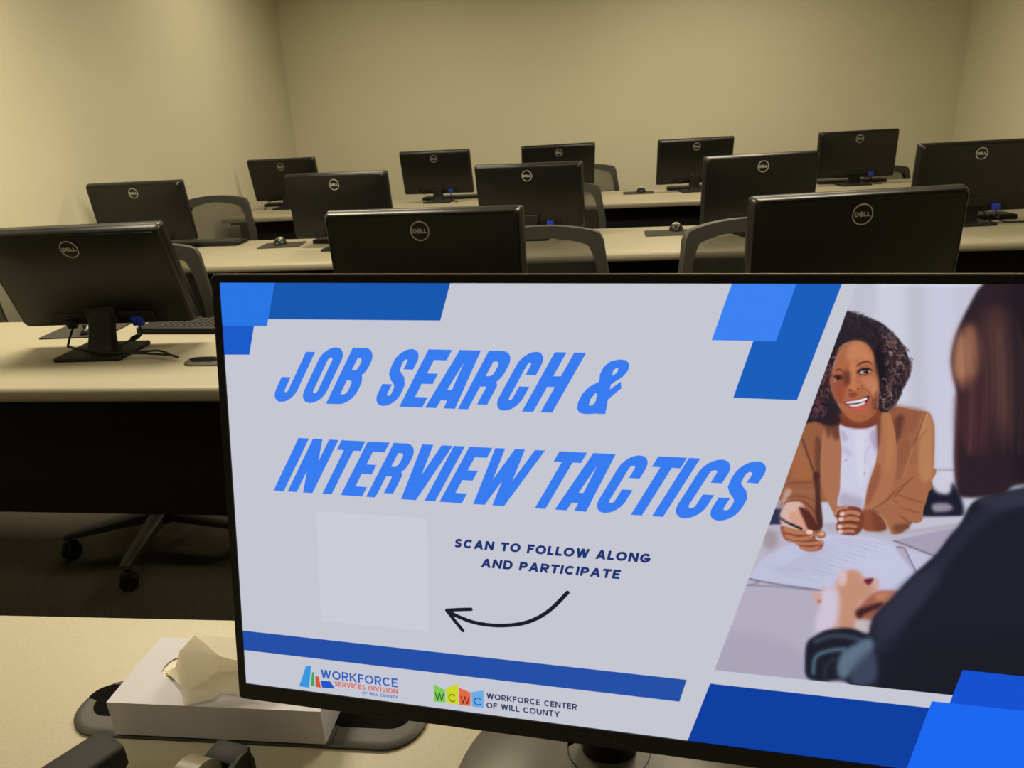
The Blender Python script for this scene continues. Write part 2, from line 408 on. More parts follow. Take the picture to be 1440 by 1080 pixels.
    L([(440, 480), (640, 540), (800, 490), (790, 550), (640, 590), (480, 560)], (106, 52, 38), 2, .7)
    # hair back mass
    s.o = (1120, 420, 7.2)
    H = (43, 35, 42)
    L([(500, 140), (560, 135), (660, 170), (760, 205), (860, 245), (940, 310), (1010, 380), (1080, 470), (1120, 560), (1155, 660), (1150, 770), (1110, 850), (1070, 930), (1040, 1010), (990, 1070), (940, 1130), (900, 1150), (840, 1120), (820, 900), (800, 700), (700, 480), (500, 500), (360, 640), (330, 800), (300, 1000), (420, 1150), (430, 1250), (250, 1260), (120, 1180), (160, 1080), (230, 900), (330, 620), (430, 350)], H, .8)
    L([(150, 1080), (300, 1000), (420, 1150), (440, 1260), (330, 1290), (200, 1230), (130, 1160)], (50, 34, 36), 2)
    L([(420, 330), (470, 460), (400, 600), (365, 720), (345, 860), (380, 980), (430, 1080), (440, 1180), (200, 1240), (-60, 1240), (120, 700), (260, 380)], H, 1.2)
    # face
    F = (171, 103, 70)
    L([(430, 500), (520, 440), (620, 425), (720, 470), (780, 570), (820, 700), (845, 850), (840, 1000), (815, 1120), (770, 1190), (680, 1250), (590, 1250), (500, 1180), (430, 1080), (370, 960), (340, 860), (350, 760), (390, 640)], F, .9)
    L([(560, 450), (660, 440), (740, 520), (780, 640), (700, 640), (600, 620), (540, 640), (500, 560)], (198, 134, 96), 3, .85)
    L([(640, 450), (720, 480), (780, 580), (770, 620), (700, 560)], (198, 116, 84), 2.2, .5)
    L([(360, 800), (470, 780), (500, 860), (490, 960), (430, 1060), (370, 960), (345, 880)], (150, 76, 56), 3, .85)
    L([(640, 800), (780, 790), (835, 850), (830, 980), (780, 1000), (700, 900)], (196, 128, 92), 3, .9)
    L([(560, 640), (620, 660), (600, 820), (620, 900), (560, 920), (530, 800)], (200, 130, 88), 2.4, .9)
    L([(470, 740), (540, 740), (545, 860), (520, 900), (480, 850)], (96, 48, 38), 2.2, .8)
    L([(780, 1000), (840, 960), (820, 1120), (760, 1200), (740, 1100)], (150, 84, 58), 2.4, .7)
    # brows and eyes
    s.line([(598, 690), (640, 660), (690, 638), (735, 640), (765, 665)], 2.1, (66, 36, 34), .5, .95, True)
    s.line([(395, 735), (430, 715), (470, 735)], 2.2, (66, 38, 36), .7, .8, True)
    L([(605, 740), (650, 705), (710, 695), (760, 715), (745, 750), (700, 775), (650, 775), (620, 765)], (104, 58, 46), 1.2, .8)
    L([(638, 748), (675, 728), (722, 722), (750, 738), (715, 757), (668, 761)], (196, 178, 178), .5)
    s.ell(704, 740, 27, 19, (40, 22, 24), .4)
    s.ell(697, 732, 5, 5, (240, 235, 240), .25)
    s.line([(610, 752), (655, 722), (712, 712), (768, 728)], 2.6, (30, 18, 22), .35, 1, True)
    s.line([(650, 770), (700, 772), (745, 750)], .8, (84, 46, 40), .4, .8, True)
    L([(370, 790), (410, 770), (460, 780), (465, 810), (420, 822), (380, 815)], (70, 40, 38), .8, .95)
    s.ell(418, 798, 20, 15, (30, 18, 22), .5)
    s.ell(402, 800, 6, 6, (170, 150, 150), .5)
    # nose
    L([(520, 880), (570, 860), (640, 870), (655, 905), (620, 925), (560, 950), (520, 930)], (190, 118, 80), 1.4, .9)
    s.ell(545, 928, 20, 9, (70, 32, 28), .8, .9, .2)
    s.ell(625, 912, 16, 9, (84, 42, 34), .8, .8, -.3)
    s.line([(655, 870), (668, 895), (650, 915)], 1., (120, 66, 48), .8, .7)
    s.o = (1120, 520, 7.2)
    L([(535, 235), (600, 225), (620, 250), (590, 275), (540, 275)], (124, 62, 52), 1.5, .8)
    # smile
    s.line([(650, 170), (720, 210), (765, 280), (772, 340), (755, 380)], 1.3, (104, 54, 38), .9, .8, True)
    s.line([(470, 250), (450, 300), (460, 350)], 1.2, (110, 54, 42), 1., .6, True)
    L([(470, 325), (560, 305), (640, 295), (700, 265), (735, 262), (745, 290), (710, 350), (690, 400), (620, 425), (550, 410), (510, 370)], (176, 84, 72), .9)
    L([(482, 328), (560, 318), (640, 302), (700, 275), (738, 268), (722, 310), (680, 350), (600, 372), (540, 362), (505, 345)], (58, 20, 26), .6)
    L([(495, 328), (560, 318), (640, 303), (700, 282), (718, 284), (700, 312), (640, 330), (560, 340), (515, 342)], (236, 230, 238), .35)
    L([(530, 352), (600, 350), (660, 335), (695, 322), (688, 345), (640, 366), (590, 374), (550, 368)], (226, 218, 228), .35)
    s.line([(520, 346), (600, 345), (660, 330), (705, 310)], .7, (120, 60, 66), .4, .9)
    L([(540, 378), (610, 384), (680, 362), (690, 388), (630, 412), (570, 405)], (202, 92, 76), .9, .85)
    L([(500, 430), (620, 450), (720, 420), (700, 490), (620, 510), (530, 490)], (168, 94, 64), 2.5, .7)
    L([(430, 430), (520, 500), (640, 530), (780, 480), (810, 430), (800, 520), (700, 570), (560, 560), (450, 500)], (128, 68, 48), 2.2, .7)
    # curls
    s.o = (1120, 420, 7.2)
    L([(800, 500), (900, 480), (900, 800), (870, 1100), (835, 1120), (835, 860), (800, 690)], (28, 24, 30), 2, .85)
    cols = [(118, 84, 78), (150, 112, 100), (92, 62, 62), (70, 48, 52), (172, 138, 124), (34, 28, 34), (60, 44, 50)]
    def curl(x, y, r, col, w, al):
        a = rnd.uniform(0, 6.28); t = rnd.choice((-1, 1)); q = []
        for i in range(6):
            q.append((x + math.cos(a) * r + rnd.uniform(-3, 3), y + math.sin(a) * r * 1.2 + i * r * .25)); a += t * rnd.uniform(.5, .9)
        s.line(q, w, col, .35, al, True)
    for i in range(250):
        t = rnd.random(); y = 320 + t * 790
        xr = 960 + 190 * math.sin(min(1, t * 1.7) * math.pi / 2) - max(0, t - .5) * 330
        x = rnd.uniform(xr - 230 if t > .2 else xr - 120, xr)
        hi = x > xr - 160 and .12 < t < .85
        curl(x, y, rnd.uniform(12, 30), rnd.choice(cols[:5] if hi and rnd.random() < .7 else cols[2:]), rnd.uniform(.9, 1.8), rnd.uniform(.5, .95))
    for i in range(50):
        x = rnd.uniform(500, 900); y = 150 + (x - 500) * .4 + rnd.uniform(0, 130)
        curl(x, y, rnd.uniform(12, 26), rnd.choice([(60, 44, 52), (78, 54, 60), (30, 26, 32)]), 1.2, .6)
    for i in range(90):
        t = rnd.random()
        x = 530 + t * 600; y = 132 + (t ** 1.6) * 400 + rnd.uniform(-8, 14)
        curl(x + 10, y, rnd.uniform(10, 20), rnd.choice([(96, 82, 92), (52, 42, 50), (52, 42, 50)]), .9, .7)
    for i in range(60):
        t = rnd.random(); curl(1165 - 210 * t ** 1.6, 600 + 500 * t, rnd.uniform(10, 20), rnd.choice([(110, 84, 84), (60, 46, 52), (60, 46, 52)]), .9, .75)
    for q, c in (([(520, 440), (470, 480), (430, 560), (350, 605)], (168, 128, 100)), ([(500, 470), (440, 520), (400, 590), (345, 600)], (120, 84, 70)),
                 ([(350, 780), (400, 830), (400, 880), (350, 930), (290, 900)], (142, 98, 78)), ([(370, 800), (330, 760), (280, 830), (280, 900)], (118, 80, 68)),
                 ([(345, 790), (395, 825), (360, 850)], (176, 140, 112)), ([(560, 430), (530, 450), (525, 480)], (150, 110, 96))):
        s.line(q, 1.6, c, .4, .9, True)
    for i in range(120):
        t = rnd.random(); y = 640 + t * 560; x = 300 - (y - 640) * .36 + rnd.uniform(0, 70 + 120 * t)
        curl(x, y, rnd.uniform(10, 24), rnd.choice([(92, 60, 60), (60, 40, 44), (130, 90, 82), (120, 58, 80), (32, 24, 28)]), 1.3, .75)
    # ------------------------------------------------ hands of the woman
    s.o = (1080, 660, 6)
    S = (176, 112, 84); Sd = (122, 66, 50); Sl = (206, 150, 124)
    L([(610, 200), (700, 215), (800, 250), (790, 345), (700, 330), (600, 330)], (160, 152, 170), 3, .6)
    L([(800, 355), (900, 345), (960, 400), (1000, 500), (900, 525), (800, 500)], (140, 78, 56), .8)
    L([(880, 350), (960, 400), (1000, 505), (900, 510)], (112, 60, 44), 2, .7)
    L([(570, 340), (600, 315), (700, 310), (780, 330), (810, 400), (805, 480), (750, 550), (650, 552), (590, 530), (575, 470), (600, 420), (560, 390)], Sd, .7)
    for q in ([(625, 375), (700, 360), (780, 380)], [(615, 420), (700, 412), (770, 425)], [(605, 482), (680, 475), (750, 485)], [(610, 525), (680, 520), (730, 525)]):
        s.line(q, 5.5 if q[0][1] < 480 else 4.6, (186, 122, 96), .5)
        s.ell(q[0][0], q[0][1], 22, 18, (226, 188, 184), .5)
    s.line([(565, 385), (590, 335), (680, 320)], 4, (190, 126, 98), .6)
    for y in (398, 450, 503): s.line([(640, y), (720, y - 4), (780, y)], .9, (92, 48, 40), .4, .85)
    # writing hand
    L([(110, 350), (150, 290), (230, 270), (290, 290), (350, 420), (350, 500), (250, 520), (160, 500), (110, 460), (100, 400)], (214, 178, 166), 1.2)
    L([(180, 370), (260, 360), (340, 460), (335, 510), (250, 500), (190, 440)], (212, 158, 136), 1)
    L([(260, 320), (340, 350), (420, 470), (440, 520), (350, 520), (300, 420)], (88, 44, 36), 1.2)
    L([(105, 480), (200, 500), (330, 520), (470, 525), (480, 570), (420, 590), (470, 620), (440, 680), (340, 692), (280, 670), (230, 620), (140, 590)], (150, 88, 64), .7)
    for q, w in (([(130, 500), (230, 530), (360, 530)], 6), ([(150, 560), (260, 590), (390, 560), (470, 545)], 5.5), ([(230, 620), (330, 625), (440, 620), (470, 615)], 5), ([(280, 655), (350, 672), (430, 655)], 4.5)):
        s.line(q, w, (182, 118, 88), .6)
    for q in ([(150, 540), (250, 560), (350, 560)], [(230, 600), (320, 610), (420, 600)], [(270, 640), (350, 650), (430, 640)]): s.line(q, 1., (88, 44, 36), .5, .85)
    s.ell(350, 530, 30, 20, (232, 196, 180), .5)
    s.ell(455, 545, 24, 16, (216, 166, 144), .7)
    L([(150, 170), (200, 175), (170, 240), (100, 330), (110, 290)], (214, 190, 190), 1.2, .6)
    s.line([(85, 400), (180, 455), (290, 505)], 3.4, (26, 24, 36), .5)
    s.line([(85, 400), (140, 430), (200, 450)], .9, (190, 190, 210), .4, .9)
    s.line([(380, 565), (430, 590)], 2.6, (206, 206, 224), .5)
    s.ell(388, 572, 10, 10, (30, 26, 34), .5)
    # sleeve folds
    for q, w, c in (([(150, 120), (260, 110), (380, 110)], 1.6, Jd), ([(150, 240), (260, 225), (400, 260)], 1.6, Jd), ([(120, 290), (230, 262), (330, 290), (420, 400), (455, 480)], 1.8, (96, 56, 40)),
                    ([(140, 175), (270, 185), (390, 190)], 1.3, (184, 122, 78)), ([(1080, 210), (1200, 250), (1330, 290)], 1.6, Jd), ([(1060, 265), (1150, 330), (1290, 370)], 1.8, (104, 60, 42)),
                    ([(900, 360), (980, 420), (1040, 545)], 1.6, (196, 134, 88)), ([(1100, 380), (1180, 440), (1220, 450)], 1.8, (98, 56, 40)), ([(1000, 280), (1100, 300), (1200, 360)], 1.4, (188, 126, 80)),
                    ([(1100, 150), (1000, 260), (880, 340)], 2.0, (110, 62, 44)), ([(1230, 60), (1130, 150), (1060, 240)], 2.2, (112, 66, 46)), ([(1160, 470), (1190, 500)], 2.2, (84, 48, 38))):
        s.line(q, w, c, .8, .85, True)
    L([(380, 40), (430, 40), (445, 260), (462, 470), (430, 500), (400, 380), (400, 200)], (58, 34, 34), 1.2, .8)
    L([(1060, 470), (1200, 460), (1150, 520), (1080, 535)], (96, 58, 48), 1.6, .7)
    # ------------------------------------------------ second person, out of focus
    s.o = (1100, 780, 6)
    L([(490, 160), (550, 130), (640, 140), (700, 190), (780, 195), (815, 230), (800, 320), (720, 400), (640, 470), (640, 640), (400, 640), (330, 640), (330, 300), (420, 290)], (204, 164, 156), 2.2)
    L([(560, 140), (640, 150), (690, 220), (760, 260), (740, 340), (640, 420), (600, 620), (480, 620), (500, 400), (470, 260)], (194, 142, 118), 2.6)
    L([(320, 320), (440, 280), (470, 380), (440, 600), (300, 660), (280, 560), (320, 440)], (206, 194, 214), 3)
    L([(480, 150), (540, 150), (540, 240), (480, 260)], (216, 190, 196), 1.6, .8)
    L([(260, 320), (330, 320), (330, 410), (270, 400)], (206, 160, 156), 2, .9)
    s.ell(310, 395, 14, 12, (150, 84, 76), 1.2, .9)
    L([(800, 310), (1040, 325), (1060, 420), (900, 560), (680, 560), (620, 520), (640, 450)], (160, 98, 78), 2)
    L([(800, 320), (1040, 330), (960, 420), (820, 400)], (190, 124, 98), 2.4)
    L([(620, 480), (700, 440), (850, 400), (830, 440), (700, 500), (650, 540)], (66, 34, 38), 2)
    L([(690, 210), (770, 200), (740, 250), (710, 245)], (104, 40, 54), 1)
    L([(620, 560), (760, 560), (740, 680), (640, 650)], (196, 184, 186), 2, .9)
    s.o = (1000, 680, 3.2727)
    D = (31, 32, 43)
    L([(440, 735), (480, 700), (540, 672), (640, 665), (720, 690), (735, 650), (760, 600), (840, 520), (920, 430), (1030, 330), (1100, 240), (1150, 180), (1200, 90), (1290, 50), (1440, 20), (1900, -60), (1900, 1200), (700, 1200), (640, 930), (500, 912), (440, 890), (432, 820)], D, 1.8)
    L([(740, 640), (800, 560), (920, 450), (1040, 340), (1160, 190), (1300, 80), (1440, 40), (1500, 60), (1240, 200), (1000, 500), (860, 700), (760, 780)], (44, 45, 62), 5, .85)
    L([(880, 470), (960, 420), (1060, 400), (1000, 520), (900, 620), (800, 700), (770, 640)], (52, 54, 74), 5, .6)
    L([(900, 760), (1250, 700), (1900, 700), (1900, 1200), (800, 1200)], (27, 28, 36), 8, .8)
    s.line([(470, 730), (560, 700), (660, 710), (700, 730)], 6, (62, 74, 92), 2.2, .9)
    s.line([(470, 880), (480, 800), (540, 770), (620, 760)], 5, (92, 122, 140), 2., .85)
    L([(600, 780), (660, 740), (730, 710), (745, 760), (680, 830), (610, 900), (580, 860)], (104, 128, 150), 3, .85)
    L([(640, 850), (740, 760), (760, 900), (660, 930)], (76, 84, 112), 3.5, .7)
    s.line([(520, 900), (530, 840), (570, 800)], 5, (44, 50, 62), 2, .9)
    L([(1240, 60), (1500, 10), (1500, 90), (1280, 110)], (58, 60, 78), 4, .6)
    # head with long hair
    s.o = (1040, 400, 3.6)
    L([(1230, 0), (1330, -40), (1900, -60), (1900, 1000), (1440, 1010), (1330, 1060), (1150, 1080), (1100, 1040), (1085, 880), (1092, 720), (1098, 560), (1078, 450), (1072, 360), (1100, 240), (1160, 110)], (46, 33, 40), 2)
    L([(1110, 240), (1180, 200), (1220, 300), (1210, 460), (1150, 540), (1100, 500), (1080, 420), (1082, 340)], (148, 96, 76), 5, .9)
    L([(1110, 280), (1150, 260), (1170, 380), (1150, 470), (1100, 470), (1088, 400)], (178, 128, 98), 4, .7)
    L([(1230, 160), (1330, 120), (1420, 200), (1440, 500), (1400, 760), (1330, 800), (1260, 600), (1240, 400)], (84, 54, 54), 8, .8)
    L([(1150, 500), (1240, 480), (1260, 700), (1200, 860), (1120, 800), (1100, 650)], (78, 46, 52), 6, .8)
    L([(1300, 240), (1350, 240), (1380, 560), (1340, 720), (1310, 560)], (106, 74, 66), 6, .6)
    L([(1400, -40), (1900, -60), (1900, 1000), (1440, 1000), (1380, 700)], (30, 26, 34), 9, .7)
    s.line([(1092, 560), (1096, 800), (1100, 1000)], 3, (116, 60, 66), 2, .6)
    for i in range(26):
        x = 1130 + i * 14; s.line([(x, 200 + (i % 5) * 40), (x + 12, 500), (x - 10 + (i % 3) * 8, 860)], 1.6, rnd.choice([(60, 40, 44), (96, 64, 60), (40, 28, 34), (116, 80, 70)]), 1.6, .35)
    return s
# ------------------------------------------------------------------ the room
XL, XR, YF, YB, ZC = -2.68, 2.64, -1.9, 6.49, 2.74
def slab(name, lo, hi, m):
    bm = bmesh.new(); box(bm, lo, hi); return struct(obj(name, bm, m))
slab('floor', (XL - .1, YF - .1, -.1), (XR + .1, YB + .1, 0), CARPET)
slab('ceiling', (XL - .1, YF - .1, ZC), (XR + .1, YB + .1, ZC + .1), CEIL)
slab('wall_left', (XL - .1, YF - .1, 0), (XL, YB + .1, ZC), WALL)
slab('wall_right', (XR, YF - .1, 0), (XR + .1, YB + .1, ZC), WALL)
slab('wall_back', (XL, YB, 0), (XR, YB + .1, ZC), WALL)
slab('wall_front', (XL, YF - .1, 0), (XR, YF, ZC), WALL)
BASEB = mat('baseboard_rubber', (48, 44, 38), .6)
slab('baseboard_left', (XL, YF, 0), (XL + .008, YB, .1), BASEB)
slab('baseboard_right', (XR - .008, YF, 0), (XR, YB, .1), BASEB)
slab('baseboard_back', (XL + .008, YB - .008, 0), (XR - .008, YB, .1), BASEB)

# ceiling lights: recessed troffers, lens panel in a frame
WARM = (255, 241, 208)
LIGHTS = [(-1.55, .2, 5.), (.75, .2, 4.), (-1.55, 2.35, 57.), (.75, 2.35, 38.), (-1.55, 5.0, 19.), (.75, 5.0, 33.)]
where = ['over the instructor desk, nearest the left wall', 'over the instructor desk, towards the right', 'over the second row, nearest the left wall', 'over the second row, towards the right', 'over the back row, nearest the left wall', 'over the back row, towards the right']
FR = mat('troffer_frame', (215, 212, 200), .5)
for (x, y, k), w in zip(LIGHTS, where):
    t = thing('ceiling_light', 'rectangular recessed ceiling light ' + w, 'ceiling light', (x, y, ZC), 0, 'recessed ceiling lights')
    bm = bmesh.new()
    for lo, hi in (((-.62, -.32, -.012), (.62, -.29, 0)), ((-.62, .29, -.012), (.62, .32, 0)), ((-.62, -.29, -.012), (-.59, .29, 0)), ((.59, -.29, -.012), (.62, .29, 0))): box(bm, lo, hi)
    obj('frame', bm, FR, t)
    bm = bmesh.new(); box(bm, (-.59, -.29, -.008), (.59, .29, -.002))
    obj('diffuser', bm, glow('lens', WARM, 2.), t)
    la = bpy.data.lights.new('lamp', 'AREA'); la.shape = 'RECTANGLE'; la.size = 1.16; la.size_y = .56; la.energy = k; la.color = lin(WARM); la.spread = R(152)
    lo_ = bpy.data.objects.new('lamp', la); C.objects.link(lo_); lo_.parent = t; lo_.location = (0, 0, -.02)

# ------------------------------------------------------------------ desks
def desk(name, label, x0, x1, y0, y1, loc, rz, legs, group=None, pan=(.12, .325, .70)):
    t = thing(name, label, 'desk', loc, rz, group)
    bm = bmesh.new()
    prof = [(0, -.032), (.004, -.036), (y1 - y0 - .004, -.036), (y1 - y0, -.03), (y1 - y0, -.006), (y1 - y0 - .004, 0), (.012, 0), (.004, -.003), (0, -.011)]
    loft(bm, [[(x, y0 + a, DESK + z) for a, z in prof] for x in (x0, x1)])
    for f in bm.faces:
        c = f.calc_center_median()
        if abs(f.normal.z) < .9 or c.z < DESK - .02: f.material_index = 1
    obj('tabletop', bm, [LAM, LAME], t, True, sharp=50)
    bm = bmesh.new(); box(bm, (x0 + .12, y0 + pan[0], pan[1]), (x1 - .1, y0 + pan[0] + .018, pan[2] - .002), .002)
    obj('modesty_panel', bm, PANEL, t)
    for lx in legs:
        bm = bmesh.new()
        box(bm, (lx - .03, y0 + .2, .04), (lx + .03, y0 + .42, DESK - .04), .006)
        box(bm, (lx - .035, y0 + .07, .0), (lx + .035, y1 - .05, .045), .012)
        box(bm, (lx - .03, y0 + .08, DESK - .06), (lx + .03, y1 - .06, DESK - .036), .004)
        obj('leg', bm, BLKM, t)
    return t
row1 = desk('classroom_desk', 'long cream laminate desk of the nearest student row, black front panel below', -2.5, 2.3, 1.54, 2.19, (0, 0, 0), 0, (-2.46, -.85, 1.4), 'long student desks')
row2 = desk('classroom_desk', 'long cream laminate desk of the middle student row', -2.62, 2.4, 3.12, 3.82, (0, 0, 0), R(.0), (-2.57, -1.2, .9, 2.3), 'long student desks')
row3 = desk('classroom_desk', 'long cream laminate desk of the back row, closest to the back wall', -2.62, 2.4, 4.885, 5.62, (0, 0, 0), 0, (-2.57, -1.2, .9, 1.7), 'long student desks')
teach = desk('instructor_desk', 'speckled cream laminate desk in front, under the big lit monitor and tissue box', -1.5, 1.3, -.14, .0, (-.39, .7168, 0), R(1.2), (), None)
for o in list(teach.children): bpy.data.objects.remove(o)
bm = bmesh.new()
prof = [(-.80, -.03), (-.796, -.034), (-.004, -.034), (0, -.03), (0, -.004), (-.003, 0), (-.79, 0), (-.797, -.003), (-.80, -.01)]
loft(bm, [[(x, a, DESK + z) for a, z in prof] for x in (-1.2, 1.5)])
obj('tabletop', bm, LAM, teach, True, sharp=50)
bm = bmesh.new(); box(bm, (-1.1, -.16, .3), (1.4, -.142, .70), .002); obj('modesty_panel', bm, PANEL, teach)
for lx in (-1.05, 1.35):
    bm = bmesh.new(); box(bm, (lx - .03, -.5, .04), (lx + .03, -.3, DESK - .035), .006); box(bm, (lx - .035, -.75, 0), (lx + .035, -.06, .045), .012)
    obj('leg', bm, BLKM, teach)

# power and cable port set into a desk: D-ended plate, two dark openings, centre lid
def port(parent, loc, rz, s=1.):
    bm = bmesh.new(); w, h = .372 * s, .078 * s
    rings = []
    for sc, z in ((1., .0005), (1., .003), (.985, .0048), (.955, .0052)):
        q = rrect(w * sc, h - w * (1 - sc), (h - w * (1 - sc)) / 2 * .98, 8); rings.append([(x, y, z) for x, y in q])
    loft(bm, rings)
    p = obj('cable_port', bm, [DGREY, BLK], parent, True, loc, (0, 0, rz), 30)
    for sx in (-1, 1):
        bm = bmesh.new(); q = []
        for x, y in rrect(.085 * s, .044 * s, .02 * s, 6): q.append((sx * .128 * s + x + (.012 * s * sx if y > 0 else 0), y + .006 * s))
        loft(bm, [[(x, y, .0050) for x, y in q], [(x, y, .0056) for x, y in q]])
        obj('port_opening', bm, mat('hole_black', (6, 6, 6), .9, spec=.1), p)
    bm = bmesh.new(); box(bm, (-.075 * s, -.034 * s, .005), (.075 * s, .034 * s, .0062), .0008); obj('port_lid', bm, DGREY, p)
    bm = bmesh.new(); tube(bm, [(.045 * s + .0045 * math.cos(a), .012 * s + .0045 * math.sin(a), .0064) for a in [i * PI / 6 for i in range(13)]], .0006, 5, sm=0); obj('port_mark', bm, SILV, p)
    for sx in (-1, 1):
        bm = bmesh.new(); box(bm, (sx * .1 * s - .0005, -.037 * s, .005), (sx * .1 * s + .0005, -.018 * s, .0056)); obj('seam', bm, BLKM, p)
    return p
port(teach, (-.373 + .39, .5665 - .7168, DESK), R(-1.2) + R(.6))
port(row1, (-.93, 1.735, DESK), 0, .9)

# ------------------------------------------------------------------ student monitor (seen from behind)
MW, MH = .51, .298
def badge(parent, z, y, r=.0245):
    """ring and four letters in a flat badge on the housing's back"""
    bm = bmesh.new(); n = 36; pr = []
    for rr, dy in ((r, 0), (r, -.0012), (r * .9, -.0012), (r * .9, 0)): pr.append([(rr * math.cos(2 * PI * k / n), y + dy, z + rr * math.sin(2 * PI * k / n)) for k in range(n)])
    loft(bm, pr, cap=False)
    w = r * 1.5; x = -w / 2; h = r * .42; t = r * .105
    for ch, cw, cut in (('D', .27, 0), ('E', .25, 1), ('L', .2, 0), ('L', .2, 0)):
        W = cw * w
        for pl in strokes(ch, W, h, t, t, .5):
            q = []
            for a, b in pl:
                if cut: a, b = (a - W / 2) * .8 - (b - h / 2) * .55 + W / 2, (b - h / 2) * .85 + (a - W / 2) * .55 + h / 2
                q.append((x + a, b - h / 2 + z))
            v0 = [bm.verts.new((a, y - .0002, b)) for a, b in q]; v1 = [bm.verts.new((a, y - .0013, b)) for a, b in q]
            try:
                bm.faces.new(v1); bm.faces.new(v0[::-1])
                for i in range(len(q)): bm.faces.new((v0[i], v0[(i + 1) % len(q)], v1[(i + 1) % len(q)], v1[i]))
            except ValueError: pass
        x += W + .025 * w
    return obj('badge', bm, SILV, parent)
def head_local(tilt):
    # pivot behind the panel; local housing frame: x right, y to the students, z up, origin at the top edge's middle (front face)
    return Matrix.Rotation(tilt, 4, 'X')
def make_monitor(loc, rz, tilt, ztop, label, cable='port', dx=0.):
    t = thing('desktop_monitor', label, 'monitor', loc, rz, 'student monitors seen from behind')
    top = Vector((0, .0, ztop - DESK))
    M = Matrix.Translation(top) @ Matrix.Rotation(tilt, 4, 'X')          # bottom edge swings towards +y
    def S(name, bm, m, sharp=28):
        o = obj(name, bm, m, housing if name != 'housing' else t, True, sharp=sharp)
        if name == 'housing': o.matrix_local = M
        return o
    bm = bmesh.new(); rings = []
    for y, ins, r in ((.0, .001, .006), (-.002, 0, .008), (-.017, 0, .010), (-.019, .001, .011), (-.026, .002, .012), (-.032, .004, .013), (-.0355, .0060, .014), (-.037, .0080, .015), (-.0374, .0095, .015)):
        q = rrect(MW - 2 * ins, MH - 2 * ins, r, 5)
        rings.append([(x, y, z - MH / 2 + .0025 * (1 - (x / (MW / 2)) ** 2) * (z > 0)) for x, z in q])
    # back face with a faint groove, then slightly raised centre
    for y, ins, r in ((-.0362, .0100, .015), (-.0362, .0112, .015), (-.0380, .0125, .015), (-.0440, .09, .03)):
        q = rrect(MW - 2 * ins, MH - 2 * ins * (.8 if ins > .05 else 1), r, 5)
        rings.append([(x, y, z - MH / 2) for x, z in q])
    loft(bm, rings)
    housing = None
    housing = S('housing', bm, BLK, 24)
    bm = bmesh.new(); loft(bm, [[(x, y, z - MH / 2) for x, z in rrect(MW - .04, MH - .045, .002, 2, 0, .003)] for y in (-.0005, .0012)])
    S('display_glass', bm, BLKG)
    badge(housing, -.0490, -.0432)
    # connector bay in the lower part of the back
    bm = bmesh.new(); box(bm, (-.145, -.0450, -MH + .016), (.145, -.036, -MH + .05), .003); S('connector_bay', bm, BLKM)
    bm = bmesh.new(); box(bm, (.080, -.056, -MH + .010), (.112, -.040, -MH + .036), .002)
    v = S('video_plug', bm, BLUE)
    bm = bmesh.new(); box(bm, (-.112, -.058, -MH + .008), (-.084, -.044, -MH + .034), .003); S('power_plug', bm, BLKM)
    # stand
    by = .012 + .035 * math.sin(max(0, tilt))
    bm = bmesh.new(); loft(bm, [[(x, y + by - .012, z) for x, y in rrect(w, d, .006, 3)] for w, d, z in ((.188, .158, .0), (.19, .16, .002), (.19, .16, .007), (.186, .156, .010))])
    obj('stand_base', bm, BLKM, t, True, sharp=40)
    bm = bmesh.new()
    mid = M @ Vector((0, -.040, -MH + .055))
    sec = []
    for k, (w, d) in zip((0, .04, .12, .24, .3), ((.082, .05), (.074, .036), (.07, .03), (.07, .03), (.066, .028))):
        z = .008 + k / .3 * (mid.z - .008); y = by - .012 + (mid.y - (by - .012)) * (k / .3)
        sec.append([(x, yy + y, z) for x, yy in rrect(w, d, .008, 3)])
    loft(bm, sec); obj('neck', bm, BLKM, t, True, sharp=40)
    bm = bmesh.new(); box(bm, (-.043, mid.y - .014, mid.z - .03), (.043, mid.y + .02, mid.z + .012), .006); obj('hinge', bm, BLKM, t)
    # cable from the plug to the desk
    a = M @ Vector((.095, -.052, -MH + .014)); z0 = .0065
    c = []
    if cable == 'port':
        c.append([a, (a.x + .003, a.y - .004, a.z - .03), (.088, -.0, .035), (.05, -.045, .02), (-.03, -.052, .012 + .02), (.06, -.060, .022), (.16, -.048, .012), (.235, -.068, .012), (.262, -.082, .010)])
        b = M @ Vector((-.098, -.05, -MH + .012))
        c.append([b, (-.062, -.035, b.z * .6), (-.052, -.045, .036), (.0, -.056, .026), (.10, -.052, .016), (.19, -.044, .018), (.24, -.070, .012), (.266, -.084, .010)])
    elif cable == 'right':
        c.append([a, (a.x + .01, a.y - .004, a.z - .03), (.12, -.02, .03), (.15, .0, z0), (.21, -.03, z0), (.33, -.02, z0), (.42, .0, z0)])
        c.append([(.03, -.03, .09), (.055, -.03, .05), (.09, -.035, .01), (.16, -.05, z0), (.26, -.045, z0), (.34, -.03, z0)])
    elif cable == 'left':
        c.append([(-.06, .0, .07), (-.10, .0, .075), (-.15, .0, .05), (-.165, -.02, z0), (-.17, -.04, z0)])
        c.append([a, (a.x - .02, a.y, a.z - .03), (.02, -.01, .05), (-.02, -.045, .02), (-.1, -.035, z0)])
    else:
        c.append([a, (a.x + .004, a.y - .003, a.z - .03), (.11, -.01, .035), (.122, -.025, .012), (.135, -.045, z0), (.16, -.07, z0)])
    for q in c:
        bm = bmesh.new(); tube(bm, q, .003, 6); obj('cable', bm, BLKM, t, True)
    bm = bmesh.new(); q = [Vector(v) for v in c[0]]
    m = (Vector(q[1]) + Vector(q[2])) / 2; d = (Vector(q[2]) - Vector(q[1])).normalized()
    tube(bm, [m - d * .011, m + d * .011], .0075, 8, sm=0); obj('cable_core', bm, BLKM, t, True, sharp=40)
